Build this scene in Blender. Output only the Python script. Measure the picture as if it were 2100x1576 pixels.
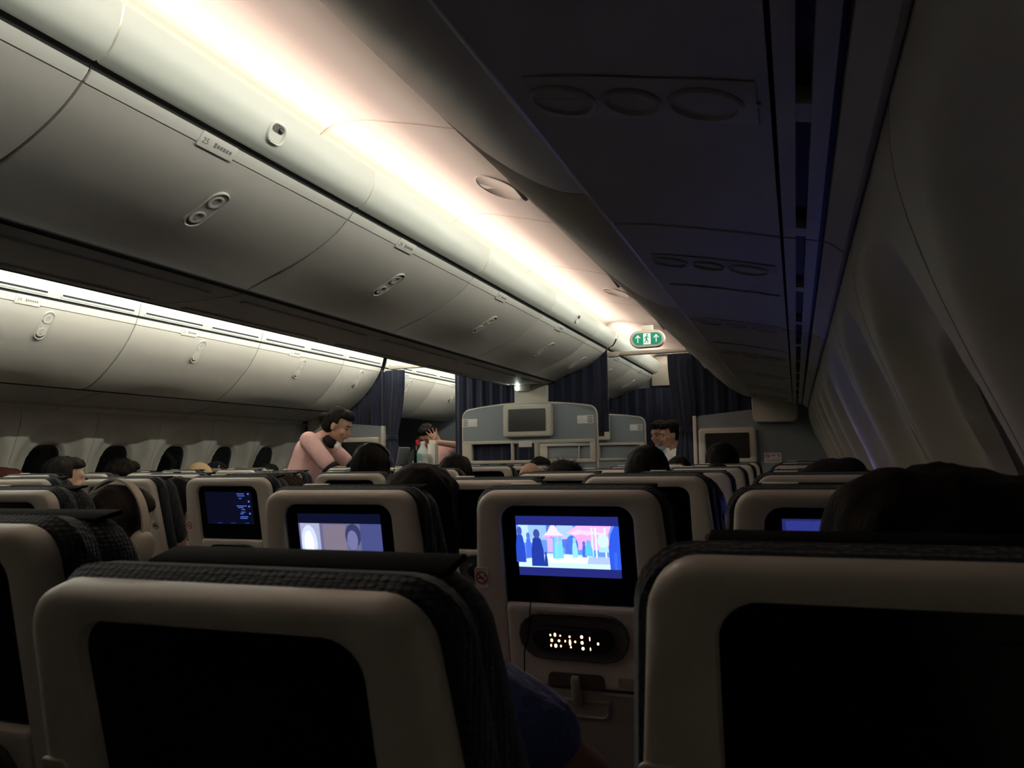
import bpy, bmesh, math, random
from mathutils import Vector, Matrix, noise
random.seed(7)
for o in list(bpy.data.objects): bpy.data.objects.remove(o)
S = bpy.context.scene
COL = S.collection
PI = math.pi

# ------------------------------------------------------------------ camera
F, CX, CY = 1600.0, 1050.0, 788.0
CH = 1.2                                   # camera height, eye level of a seated passenger holding a phone
v1 = Vector(((1633-CX)/F, (930-CY)/F, 1.0))
Yc = v1.normalized()
n = v1.cross(v1 + Vector((1, -0.0155, 0))).normalized()
Zc = n if n.y < 0 else -n
Xc = Yc.cross(Zc)
# columns of camera basis in cabin coordinates
rt = Vector((Xc.x, Yc.x, Zc.x)); dn = Vector((Xc.y, Yc.y, Zc.y)); fw = Vector((Xc.z, Yc.z, Zc.z))
cam = bpy.data.cameras.new('camera'); camo = bpy.data.objects.new('camera', cam); COL.objects.link(camo)
m = Matrix((( rt.x, -dn.x, -fw.x, 0), (rt.y, -dn.y, -fw.y, 0), (rt.z, -dn.z, -fw.z, CH), (0, 0, 0, 1)))
camo.matrix_world = m
cam.sensor_width = 36; cam.lens = 36*F/2100; cam.clip_start = 0.02
cam.dof.use_dof = True; cam.dof.focus_distance = 4.5; cam.dof.aperture_fstop = 16
S.camera = camo

# ------------------------------------------------------------------ light and exposure
S.view_settings.view_transform = 'Standard'; S.view_settings.look = 'None'
S.view_settings.exposure = 0.95; S.view_settings.gamma = 1.0; S.view_settings.use_curve_mapping = False
W = bpy.data.worlds.new('night'); S.world = W; W.use_nodes = True
W.node_tree.nodes['Background'].inputs[0].default_value = (0.01, 0.011, 0.014, 1)
W.node_tree.nodes['Background'].inputs[1].default_value = 0.3
C = -2.34            # cabin centre line
Y0, Y1, Y2, Y3 = -3.6, 6.9, 6.98, 9.4

def cove(name, h, z, s, aim, color, power, ya, yb, w=0.03):
    L = bpy.data.lights.new(name, 'AREA'); L.shape = 'RECTANGLE'; L.size = w; L.size_y = yb-ya
    L.color = color; L.energy = power*(yb-ya)
    o = bpy.data.objects.new(name, L); COL.objects.link(o)
    d = Vector((aim[0]*s, 0, aim[1])).normalized()
    z_ = -d; y_ = Vector((0, 1, 0)); x_ = y_.cross(z_)
    o.matrix_world = Matrix(((x_.x, y_.x, z_.x, C+s*h), (x_.y, y_.y, z_.y, (ya+yb)/2), (x_.z, y_.z, z_.z, CH+z), (0, 0, 0, 1)))
    return o
PINK = (1.0, 0.80, 0.67); GREEN = (0.97, 1.0, 0.885)
YL = -0.05        # strips stop here, cut short to keep the near seat backs dark
for s, k in ((1, 1.0), (-1, 1.3)):
    cove('cove_light_strip', .795 if s > 0 else 0.825, 1.122 if s > 0 else 1.125, s, (1.0, 0.30), PINK if s > 0 else GREEN, (1.5 if s > 0 else 6.2), YL, Y1-.05)
    cove('cove_light_strip', .795 if s > 0 else 0.825, 1.122 if s > 0 else 1.125, s, (1.0, 0.30), PINK if s > 0 else GREEN, (1.5 if s > 0 else 6.2), Y2+.05, Y3-.1)
    cove('cove_light_strip', 1.53, 1.079, s, (-1.0, -0.3), GREEN, 6.2*k, YL, Y1-.05)
    cove('cove_light_strip', 1.53, 1.079, s, (-1.0, -0.3), GREEN, 6.2*k, Y2+.05, Y3-.1)

for s in (1, -1):  # second strip in each centre cove, added to brighten the ceiling edge
    cove('added_uplight_strip', 0.766, 1.112, s, (0.12, 1.0), PINK if s > 0 else GREEN, 0.42, YL, Y1-.05)
    cove('added_uplight_strip', 0.766, 1.112, s, (0.12, 1.0), PINK if s > 0 else GREEN, 0.42, Y2+.05, Y3-.1)

# ------------------------------------------------------------------ materials
MATS = {}
def mat(name, col, rough=0.5, metal=0.0, bump=None, var=0.0, emit=None, spec=0.5, sheen=0.0, coat=0.0):
    m = bpy.data.materials.new(name); m.use_nodes = True; nt = m.node_tree
    b = nt.nodes['Principled BSDF']
    b.inputs['Base Color'].default_value = (*col, 1); b.inputs['Roughness'].default_value = rough
    b.inputs['Metallic'].default_value = metal; b.inputs['Specular IOR Level'].default_value = spec
    b.inputs['Sheen Weight'].default_value = sheen; b.inputs['Coat Weight'].default_value = coat
    if emit:
        b.inputs['Emission Color'].default_value = (*emit[0], 1); b.inputs['Emission Strength'].default_value = emit[1]
    tc = nt.nodes.new('ShaderNodeTexCoord')
    if var:
        nz = nt.nodes.new('ShaderNodeTexNoise'); nz.inputs['Scale'].default_value = 6; nz.inputs['Detail'].default_value = 4
        nt.links.new(tc.outputs['Object'], nz.inputs['Vector'])
        mx = nt.nodes.new('ShaderNodeMix'); mx.data_type = 'RGBA'
        mx.inputs['A'].default_value = (*[c*(1-var) for c in col], 1); mx.inputs['B'].default_value = (*[min(1, c*(1+var)) for c in col], 1)
        nt.links.new(nz.outputs['Fac'], mx.inputs['Factor']); nt.links.new(mx.outputs['Result'], b.inputs['Base Color'])
    if bump:
        kind, sc, st, dist = bump
        mp = nt.nodes.new('ShaderNodeMapping'); nt.links.new(tc.outputs['Object'], mp.inputs['Vector'])
        mp.inputs['Scale'].default_value = sc if isinstance(sc, tuple) else (sc, sc, sc)
        if kind == 'noise':
            t = nt.nodes.new('ShaderNodeTexNoise'); t.inputs['Scale'].default_value = 1; t.inputs['Detail'].default_value = 3; out = t.outputs['Fac']
        elif kind == 'cells':
            t = nt.nodes.new('ShaderNodeTexVoronoi'); t.inputs['Scale'].default_value = 1; t.inputs['Randomness'].default_value = 0.25; out = t.outputs['Distance']
        else:
            t = nt.nodes.new('ShaderNodeTexWave'); t.inputs['Scale'].default_value = 1; t.inputs['Distortion'].default_value = 3; t.inputs['Detail'].default_value = 2; out = t.outputs['Fac']
        nt.links.new(mp.outputs['Vector'], t.inputs['Vector'])
        bp = nt.nodes.new('ShaderNodeBump'); bp.inputs['Strength'].default_value = st; bp.inputs['Distance'].default_value = dist
        bp.invert = (kind == 'cells')
        nt.links.new(out, bp.inputs['Height']); nt.links.new(bp.outputs['Normal'], b.inputs['Normal'])
        if kind == 'cells':
            rp = nt.nodes.new('ShaderNodeValToRGB'); rp.color_ramp.elements[0].position = 0.15; rp.color_ramp.elements[1].position = 0.6
            rp.color_ramp.elements[0].color = (*[c*1.45 for c in col], 1); rp.color_ramp.elements[1].color = (*[c*0.5 for c in col], 1)
            nt.links.new(out, rp.inputs['Fac']); nt.links.new(rp.outputs['Color'], b.inputs['Base Color'])
    MATS[name] = m
    return m
M_bin = mat('bin_plastic', (0.62, 0.60, 0.55), 0.42, bump=('noise', 90, .02, .002))
M_trim = mat('trim_plastic', (0.72, 0.71, 0.66), 0.35)
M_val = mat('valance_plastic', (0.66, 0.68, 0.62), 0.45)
M_valo = mat('valance_plastic_toned_down', (0.47, 0.49, 0.455), 0.45)  # darker copy of the valance plastic, offsets the strong cove light
M_ceil = mat('ceiling_plastic', (0.54, 0.455, 0.41), 0.6)
M_psu = mat('service_plastic', (0.42, 0.42, 0.40), 0.5, bump=('noise', 120, .02, .002))
M_wall = mat('sidewall_plastic', (0.56, 0.54, 0.49), 0.6, bump=('noise', 150, .03, .002))
M_dark = mat('gap_black', (0.006, 0.006, 0.006), 0.8)
M_slot = mat('slot_black', (0.004, 0.004, 0.004), 0.6)
M_pane = mat('night_glass', (0.004, 0.005, 0.006), 0.15, spec=0.4)
M_shell = mat('seat_shell', (0.67, 0.615, 0.545), 0.42, bump=('noise', 400, .05, .001))
M_inset = mat('seat_inset', (0.36, 0.34, 0.30), 0.5, bump=('noise', 400, .05, .001))
M_fab = mat('seat_fabric', (0.020, 0.029, 0.040), 0.9, bump=('cells', (140, 180, 220), .8, .003), sheen=.25)
M_fab2 = mat('seat_fabric_plain', (0.02, 0.024, 0.032), 0.95, bump=('noise', 250, .2, .002), sheen=.2)
M_blk = mat('black_leatherette', (0.005, 0.005, 0.006), 0.9, spec=.1)
M_scr = mat('screen_glass', (0.002, 0.002, 0.003), 0.12, spec=0.3)
M_grey = mat('cradle_grey', (0.09, 0.085, 0.08), 0.4)
M_hand = mat('handset_black', (0.012, 0.012, 0.012), 0.3)
M_led = mat('led_orange', (0.2, 0.05, 0.01), 0.5, emit=((1.0, 0.38, 0.16), 9))
M_red = mat('sign_red', (0.45, 0.02, 0.02), 0.5)
M_white = mat('white_card', (0.8, 0.8, 0.78), 0.6)
M_ink = mat('ink_black', (0.015, 0.015, 0.015), 0.7)
M_inkg = mat('ink_grey', (0.22, 0.22, 0.2), 0.7)
M_navy = mat('curtain_navy', (0.012, 0.017, 0.045), 0.9, bump=('noise', (120, 120, 20), .2, .003), sheen=.4)
M_bulk = mat('bulkhead_blue_grey', (0.27, 0.31, 0.34), 0.7, bump=('noise', 200, .05, .001))
M_cream = mat('cream_plastic', (0.62, 0.58, 0.50), 0.45)
M_mon = mat('monitor_glass', (0.03, 0.03, 0.026), 0.2)
M_floor = mat('carpet', (0.015, 0.016, 0.022), 1.0, bump=('noise', 300, .5, .004))
M_green = mat('exit_green', (0.0, 0.10, 0.055), 0.4, emit=((0.0, 0.20, 0.11), 0.5))
M_exw = mat('exit_white', (0.8, 0.85, 0.8), 0.4, emit=((0.85, 1.0, 0.9), 0.25))
M_lamp = mat('lamp_white', (1, 1, 1), 0.4, emit=((0.85, 1.0, 0.95), 14))
M_skin = mat('skin', (0.52, 0.30, 0.21), 0.55, bump=('noise', 200, .05, .001))
M_skind = mat('skin_tan', (0.42, 0.24, 0.15), 0.6, bump=('noise', 200, .05, .001))
M_lip = mat('lips', (0.45, 0.14, 0.13), 0.5)
M_eye = mat('eye_dark', (0.01, 0.008, 0.007), 0.2)
M_pinkc = mat('pink_blouse', (0.78, 0.48, 0.46), 0.9, bump=('noise', (30, 30, 12), .5, .02), var=.12)
M_whitec = mat('white_shirt', (0.78, 0.78, 0.74), 0.9, bump=('noise', 30, .4, .02))
M_scarf = mat('blue_scarf', (0.28, 0.42, 0.62), 0.8, bump=('noise', 60, .5, .01), var=.55)
M_navyc = mat('navy_cloth', (0.02, 0.025, 0.06), 0.9, bump=('noise', 30, .4, .02))
M_bluec = mat('blue_cloth', (0.07, 0.10, 0.34), 0.9, bump=('noise', 40, .5, .02), sheen=.3)
M_blackc = mat('black_cloth', (0.012, 0.012, 0.013), 0.95, bump=('noise', 40, .5, .02))
M_greyc = mat('grey_cloth', (0.06, 0.06, 0.065), 0.95, bump=('noise', 40, .5, .02))
M_beige = mat('cap_beige', (0.50, 0.36, 0.20), 0.9, bump=('noise', 120, .4, .004))
M_phone = mat('headphone_cream', (0.55, 0.50, 0.42), 0.45)
M_band = mat('headband_grey', (0.30, 0.29, 0.27), 0.5)
def hairmat(name, col): return mat(name, col, 0.6, bump=('noise', (240, 240, 40), .5, .003), spec=.10)
H_black = hairmat('hair_black', (0.010, 0.008, 0.007)); H_brown = hairmat('hair_brown', (0.045, 0.026, 0.016))
H_red = hairmat('hair_auburn', (0.05, 0.014, 0.010)); H_white = hairmat('hair_white', (0.55, 0.47, 0.38))
M_glassb = mat('bottle_clear', (0.55, 0.66, 0.64), 0.1, spec=.6)
M_label = mat('label_teal', (0.18, 0.42, 0.42), 0.5, var=.6)
M_wine = mat('bottle_dark', (0.012, 0.014, 0.010), 0.15)
M_redcap = mat('cap_red', (0.55, 0.02, 0.03), 0.4)
M_cart = mat('cart_grey', (0.16, 0.17, 0.18), 0.4)
M_paper = mat('paper_white', (0.82, 0.80, 0.74), 0.8)

# ------------------------------------------------------------------ helpers
def link(o, parent=None):
    COL.objects.link(o)
    if parent is not None: o.parent = parent
    return o
def obj(name, me, material=None, parent=None, smooth=True):
    if isinstance(me, bmesh.types.BMesh):
        b = me; bmesh.ops.recalc_face_normals(b, faces=b.faces); me = bpy.data.meshes.new(name); b.to_mesh(me); b.free()
    if material is not None and not me.materials: me.materials.append(material)
    if smooth and len(me.polygons):
        me.polygons.foreach_set('use_smooth', [True]*len(me.polygons))
        me.set_sharp_from_angle(angle=math.radians(38))
    return link(bpy.data.objects.new(name, me), parent)
def pym(name, vs, fs, material=None, parent=None, smooth=True):
    b = bmesh.new(); vv = [b.verts.new(v) for v in vs]
    for f in fs:
        try: b.faces.new([vv[i] for i in f])
        except ValueError: pass
    return obj(name, b, material, parent, smooth)
def thing(name, label, cat, loc=(0, 0, 0), rz=0, group=None):
    o = bpy.data.objects.new(name, None); o.empty_display_size = .05; COL.objects.link(o)
    o.location = loc; o.rotation_euler = (0, 0, rz); o['label'] = label; o['category'] = cat
    if group: o['group'] = group
    return o
def tag(o, label, cat, group=None):
    o['label'] = label; o['category'] = cat
    if group: o['group'] = group
    return o
def struct(o, label=None):
    o['kind'] = 'structure'
    if label: o['label'] = label
    return o
def sempty(name, label):
    o = bpy.data.objects.new(name, None); COL.objects.link(o); return struct(o, label)
def copy_tree(o, parent=None):
    c = o.copy(); COL.objects.link(c); c.parent = parent
    for ch in o.children: copy_tree(ch, c)
    return c
def box(b, c, d, bev=0.0, seg=2, M=None):
    r = bmesh.ops.create_cube(b, size=1); vs = r['verts']
    for v in vs: v.co = Vector((v.co.x*d[0]+c[0], v.co.y*d[1]+c[1], v.co.z*d[2]+c[2]))
    if bev:
        es = list({e for v in vs for e in v.link_edges})
        r2 = bmesh.ops.bevel(b, geom=es, offset=bev, segments=seg, profile=.5, affect='EDGES'); vs = list({v for f in r2['faces'] for v in f.verts} | {v for v in vs if v.is_valid})
    if M is not None:
        for v in vs:
            if v.is_valid: v.co = M @ v.co
def boxo(name, c, d, mt, parent=None, bev=.004):
    b = bmesh.new(); box(b, c, d, bev); return obj(name, b, mt, parent)
def capsule(b, p0, p1, r0, r1, seg=12, rings=4):
    p0, p1 = Vector(p0), Vector(p1); ax = p1-p0; L = ax.length
    if L < 1e-6: ax = Vector((0, 0, 1))
    q = ax.to_track_quat('Z', 'Y').to_matrix()
    prof = [(-r0*math.cos(a), r0*math.sin(a)) for a in [i*PI/2/rings for i in range(rings+1)]]
    prof += [(L+r1*math.sin(a), r1*math.cos(a)) for a in [i*PI/2/rings for i in range(rings+1)]]
    rows = []
    for z, r in prof:
        if r < 1e-6: rows.append([b.verts.new(p0+q@Vector((0, 0, z)))])
        else: rows.append([b.verts.new(p0+q@Vector((r*math.cos(t), r*math.sin(t), z))) for t in [2*PI*k/seg for k in range(seg)]])
    bridge(b, rows)
def bridge(b, rows, closed=True):
    for A, B in zip(rows, rows[1:]):
        na, nb = len(A), len(B)
        n = max(na, nb)
        for k in range(n if closed else n-1):
            k2 = (k+1) % n
            if na == 1: f = (A[0], B[k], B[k2])
            elif nb == 1: f = (A[k], B[0], A[k2])
            else: f = (A[k], B[k], B[k2], A[k2])
            try: b.faces.new(f)
            except ValueError: pass
def ellip(b, c, r, M=None, u=20, v=14):
    rr = bmesh.ops.create_uvsphere(b, u_segments=u, v_segments=v, radius=1)
    for w in rr['verts']:
        p = Vector((w.co.x*r[0], w.co.y*r[1], w.co.z*r[2]))
        if M is not None: p = M @ p
        w.co = p+Vector(c)
def remesh(b, voxel, smooth=4):
    me = bpy.data.meshes.new('tmp'); b.to_mesh(me); b.free()
    o = bpy.data.objects.new('tmp', me); COL.objects.link(o)
    md = o.modifiers.new('r', 'REMESH'); md.mode = 'VOXEL'; md.voxel_size = voxel
    sm = o.modifiers.new('s', 'SMOOTH'); sm.factor = .5; sm.iterations = smooth
    bpy.context.view_layer.update(); dg = bpy.context.evaluated_depsgraph_get()
    out = bpy.data.meshes.new_from_object(o.evaluated_get(dg))
    bpy.data.objects.remove(o); return out
def rring(ht, hb, vt, vb, rtop, rbot, n=6):
    # rounded trapezoid outline (u,v), clockwise from upper right corner
    P = []
    sl = lambda v: ht+(hb-ht)*(vt-v)/(vt-vb)
    for (sx, top) in ((1, True), (1, False), (-1, False), (-1, True)):
        r = rtop if top else rbot
        cv = vt-r if top else vb+r
        cu = sx*(sl(cv)-r)
        if top: a0, a1 = (PI/2, 0) if sx > 0 else (PI, PI/2)
        else: a0, a1 = (0, -PI/2) if sx > 0 else (-PI/2, -PI)
        for i in range(n+1):
            a = a0+(a1-a0)*i/n
            P.append((cu+r*math.cos(a), cv+r*math.sin(a)))
    return P
def stad(hw, hh, cv=0, cu=0, n=8):
    P = []
    for i in range(n+1):
        a = PI/2-PI*i/n; P.append((cu+hw-hh+hh*math.cos(a), cv+hh*math.sin(a)))
    for i in range(n+1):
        a = -PI/2-PI*i/n; P.append((cu-hw+hh+hh*math.cos(a), cv+hh*math.sin(a)))
    return P
def loft(b, rings, T, cap0=True, cap1=True):
    # rings: list of (points uv, w);  T maps (u,w,v)->Vector
    R = [[b.verts.new(T(u, w, v)) for (u, v) in P] for (P, w) in rings]
    bridge(b, R)
    if cap0: b.faces.new(R[0])
    if cap1: b.faces.new(R[-1])
def solid(name, prof_out, prof_in, ya, yb, s, mt, parent=None, rnd=.004):
    # a curved sheet: outline (h,z') outer polyline and inner polyline, extruded along y with softened ends
    def Pt(h, y, z): return Vector((C+s*h, y, CH+z))
    poly = prof_out+prof_in[::-1]; b = bmesh.new()
    n_ = len(prof_out)
    rows = []
    mid = [((a[0]+c[0])/2, (a[1]+c[1])/2) for a, c in zip(prof_out, prof_in)]
    poly2 = [(a[0]+(c[0]-a[0])*.25, a[1]+(c[1]-a[1])*.25) for a, c in zip(prof_out, prof_in)]
    polyi = poly2+prof_in[::-1]
    for (pl, y) in ((polyi, ya), (poly, ya+rnd), (poly, yb-rnd), (polyi, yb)):
        rows.append([b.verts.new(Pt(h, y, z)) for h, z in pl])
    bridge(b, rows)
    for R in (rows[0], rows[-1]):
        N = len(R)
        for k in range(n_-1):
            b.faces.new((R[k], R[k+1], R[N-2-k], R[N-1-k]))
    return obj(name, b, mt, parent)
def offs(prof, d):
    # offset polyline to its left (d>0) by normals
    out = []
    for i, p in enumerate(prof):
        a = prof[max(0, i-1)]; c = prof[min(len(prof)-1, i+1)]
        dx, dz = c[0]-a[0], c[1]-a[1]; L = math.hypot(dx, dz)
        out.append((p[0]-dz/L*d, p[1]+dx/L*d))
    return out
def dens(prof, k=3):
    # Catmull-Rom densify
    out = []
    for i in range(len(prof)-1):
        p0 = prof[max(0, i-1)]; p1 = prof[i]; p2 = prof[i+1]; p3 = prof[min(len(prof)-1, i+2)]
        for j in range(k):
            t = j/k
            f = lambda a, b_, c, d: .5*((2*b_)+(-a+c)*t+(2*a-5*b_+4*c-d)*t*t+(-a+3*b_-3*c+d)*t**3)
            out.append((f(p0[0], p1[0], p2[0], p3[0]), f(p0[1], p1[1], p2[1], p3[1])))
    out.append(prof[-1]); return out
def text_mesh(txt, size):
    cu = bpy.data.curves.new('t', 'FONT'); cu.body = txt; cu.size = size; cu.extrude = .0003; cu.align_x = 'LEFT'; cu.resolution_u = 3
    o = bpy.data.objects.new('t', cu); COL.objects.link(o); bpy.context.view_layer.update()
    me = bpy.data.meshes.new_from_object(o.evaluated_get(bpy.context.evaluated_depsgraph_get())); bpy.data.objects.remove(o); return me

# ------------------------------------------------------------------ cross-section profiles (h from centre, z above eye level)
PC = dens([(.262, .695), (.30, .7115), (.388, .744), (.504, .786), (.606, .835), (.683, .885), (.735, .932)])
PC_T = [(.738, .935), (.747, .944), (.755, .954), (.761, .963)]
PV = dens([(.776, .978), (.789, .982), (.82, .999), (.85, 1.05), (.862, 1.108)])
PO = dens([(2.0, .484), (1.96, .490), (1.915, .510), (1.865, .541), (1.817, .577), (1.765, .622), (1.667, .721), (1.60, .812), (1.565, .875)])
PO_T = [(1.563, .880), (1.558, .893), (1.553, .906), (1.549, .918)]
PVO = dens([(1.543, .933), (1.538, .950), (1.525, 1.0), (1.515, 1.05), (1.515, 1.08)])
PCEIL = dens([(.72, 1.155), (.754, 1.19), (.80, 1.215), (.86, 1.222), (.94, 1.217), (1.04, 1.193), (1.155, 1.165), (1.254, 1.137), (1.40, 1.105), (1.54, 1.09), (1.66, 1.10)])
PW = dens([(2.452, .385), (2.452, .30), (2.475, .20), (2.51, .10), (2.55, 0.0), (2.59, -.12), (2.64, -.30), (2.68, -.55), (2.70, -.80), (2.70, -1.2)], 4)

# ------------------------------------------------------------------ setting: floor, ends, ceiling
fl = struct(boxo('floor', (C, 3.0, -.03), (5.6, 13.4, .06), M_floor, bev=0), 'dark blue aircraft cabin carpet')
struct(boxo('wall_back', (C, Y0-.03, 1.2), (5.6, .06, 2.5), M_wall, bev=0), 'cabin wall behind the camera')
struct(boxo('wall_front', (C, 9.62, 1.25), (5.6, .06, 2.6), M_bulk, bev=0), 'far cabin wall behind the curtains')
ce = sempty('ceiling', 'pale curved aisle ceiling panels lit from coves')
cseams = [2.367+1.17*k for k in range(-5, 4)]
edges = [Y0]+[c for c in cseams if Y0+.2 < c < Y1-.2]+[6.93, 8.1, 9.45]
for s in (1, -1):
    for a, b_ in zip(edges, edges[1:]):
        solid('ceiling_panel', PCEIL, offs(PCEIL, .02), a+.002, b_-.002, s, M_ceil, ce, rnd=.006)
# oval access covers on the ceiling
def ceil_z(h):
    for a, b_ in zip(PCEIL, PCEIL[1:]):
        if a[0] <= h <= b_[0]: return a[1]+(b_[1]-a[1])*(h-a[0])/(b_[0]-a[0])
    return 1.1
def ceil_oval(h0, y0, rh, ry):
    b = bmesh.new(); N = 40; rows = []
    for k, dz in ((1.0, 0.001), (1.0, -.003), (.94, -.004), (.90, -.0015), (.001, -.0015)):
        rows.append([b.verts.new((C+h0+rh*k*math.cos(t), y0+ry*k*math.sin(t), CH+ceil_z(h0+rh*k*math.cos(t))+dz)) for t in [2*PI*i/N for i in range(N)]])
    bridge(b, rows); obj('access_cover', b, M_ceil, ce)
ceil_oval(1.19, 3.05, .09, .16); ceil_oval(1.19, 5.39, .09, .16)

# ------------------------------------------------------------------ overhead bins
seams = [Y0]+[1.374+1.21*k for k in range(-3, 5)]+[6.9]
NUM = ['rearmost', 'rear', 'nearest', 'second', 'third', 'fourth', 'fifth', 'last']
LATCHM = {}
def latch(parent, prof, i0, yc, s, hl=.088, hw=.034):
    # capsule shaped latch set into the door with two thumb dishes
    p = prof[i0]; q = prof[i0+1]
    t = Vector((s*(q[0]-p[0]), 0, q[1]-p[1])).normalized(); o0 = Vector((C+s*p[0], yc, CH+p[1]))
    yv = Vector((0, 1, 0)); nrm = t.cross(yv)
    if nrm.z > 0: nrm = -nrm
    T = lambda u, w, v: o0+yv*u+t*v+nrm*w
    def sw(P): return [(v, u) for (u, v) in P]
    b = bmesh.new()
    loft(b, [(sw(stad(hl+.004, hw+.004)), -.004), (sw(stad(hl+.003, hw+.003)), .003), (sw(stad(hl, hw)), .0045), (sw(stad(hl-.004, hw-.004)), .001)], T, True, True)
    la = obj('latch', b, M_bin, parent)
    for sg in (-1, 1):
        b = bmesh.new(); cy_ = sg*(hl-.046)
        rows = []
        for k, w in ((1, .001), (1, .0035), (.86, .0045), (.5, .001), (.01, -.001)):
            rows.append([b.verts.new(T(.028*k*math.cos(a), w, cy_+.028*k*math.sin(a))) for a in [2*PI*i/18 for i in range(18)]])
        bridge(b, rows); obj('thumb_button', b, M_trim, la)
        b = bmesh.new()
        P = [(.030*math.cos(a), cy_+sg*.012+.030*math.sin(a)*sg*1.0) for a in [PI*i/10 for i in range(11)]]
        vs = [b.verts.new(T(u*.9, .0018, v)) for u, v in P]; b.faces.new(vs)
        obj('finger_hollow', b, M_grey if sg < 0 else M_psu, la)
def placard(parent, prof, yc, s, txt):
    p, q = prof[0], prof[-1]
    t = Vector((s*(q[0]-p[0]), 0, q[1]-p[1])); L = t.length; t.normalize()
    yv = Vector((0, 1, 0)); nrm = t.cross(yv)
    if nrm.z > 0: nrm = -nrm
    o0 = Vector((C+s*(p[0]+q[0])/2, yc, CH+(p[1]+q[1])/2))
    b = bmesh.new()
    M = Matrix(((yv.x, t.x, nrm.x, o0.x), (yv.y, t.y, nrm.y, o0.y), (yv.z, t.z, nrm.z, o0.z), (0, 0, 0, 1)))
    box(b, (0, -.004, .002), (.15, L+.012, .006), .002, M=M); pl = obj('row_placard', b, M_trim, parent)
    me = text_mesh(txt, .026)
    sx = 1 if nrm.x > 0 else -1
    Mt = Matrix(((yv.x*sx, t.x, nrm.x, o0.x), (yv.y*sx, t.y, nrm.y, o0.y), (yv.z*sx, t.z, nrm.z, o0.z), (0, 0, 0, 1)))
    Mt = Mt @ Matrix.Translation((-.065, -.013, .0055)); me.transform(Mt); obj('row_number', me, M_inkg, pl, smooth=False)
    b = bmesh.new()
    for k in range(6): box(b, (-.012+k*.013, -.004, .0056), (.009, .016 if k == 0 else .011, .0004), M=Matrix(((yv.x*sx, t.x, nrm.x, o0.x), (yv.y*sx, t.y, nrm.y, o0.y), (yv.z*sx, t.z, nrm.z, o0.z), (0, 0, 0, 1))))
    obj('seat_marks', b, M_inkg, pl, smooth=False)
def bin_(kind, s, a, b_, label, row, sec2=False):
    prof, trim = (PC, PC_T) if kind == 'c' else (PO, PO_T)
    din = .018 if kind == 'c' else -.018
    t = thing('overhead_bin', label, 'overhead bin', (0, 0, 0), group='overhead bins')
    g = .004
    solid('door', prof, offs(prof, din), a+g, b_-g, s, M_bin, t, rnd=.006)
    solid('trim_bar', trim, offs(trim, din*.7), a+g, b_-g, s, M_trim, t, rnd=.005)
    inn = offs(prof+trim[-1:], din*1.9)
    if kind == 'c': back = [(.01, .73+.26*i/(len(inn)-1)) for i in range(len(inn))]
    else: back = [(2.5, .56+.42*i/(len(inn)-1)) for i in range(len(inn))]
    if kind == 'o':
        Pb = [(1.997, .481), (2.003, .4775), (2.008, .481)]; solid('painted_edge_line', Pb, [(2.0, .487), (2.003, .487), (2.006, .487)], a+g, b_-g, s, M_trim if s > 0 else M_dark, t, rnd=.004)  # pale on the right as lip highlight, black on the left as gap shade
    sl_ = [(.752, .960), (.758, .972), (.772, .985)] if kind == 'c' else [(1.558, .912), (1.554, .925), (1.548, .942)]
    solid('gap_shade_filler', offs(sl_, .004 if kind == 'c' else -.004), offs(sl_, .02 if kind == 'c' else -.02), a, b_, s, M_dark, t, rnd=.001)  # black filler behind the closure gap, stands in for its shade
    solid('body', inn, back, a+.001, b_-.001, s, M_dark, t, rnd=.001)
    if b_-a > .6:
        latch(t, prof, 11 if kind == 'c' else 20, (a+b_)/2+.01, s)
    if b_-a > 1.0: placard(t, trim, a+.46, s, str(row))
    return t
sidew = {('c', 1): 'centre bins, right aisle side', ('c', -1): 'centre bins, left aisle side', ('o', 1): 'right window side', ('o', -1): 'left window side'}
for (kind, s) in (('c', 1), ('o', -1), ('o', 1), ('c', -1)):
    i0 = 5 if (kind, s) == ('o', -1) else 3
    for i, (a, b_) in enumerate(zip(seams, seams[1:])):
        if i < i0: continue
        nm = 'last short one' if i == 8 else ('nearest', 'second', 'third', 'fourth', 'fifth')[i-i0]
        bin_(kind, s, a, b_, 'white curved overhead bin, %s of the %s' % (nm, sidew[(kind, s)]), 29-i)
    for i, (a, b_) in enumerate(((Y2, 8.19), (8.19, Y3))):
        bin_(kind, s, a, b_, 'white overhead bin beyond the curtain, %s of the %s' % (('nearer', 'farther')[i], sidew[(kind, s)]), 20-i)

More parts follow.
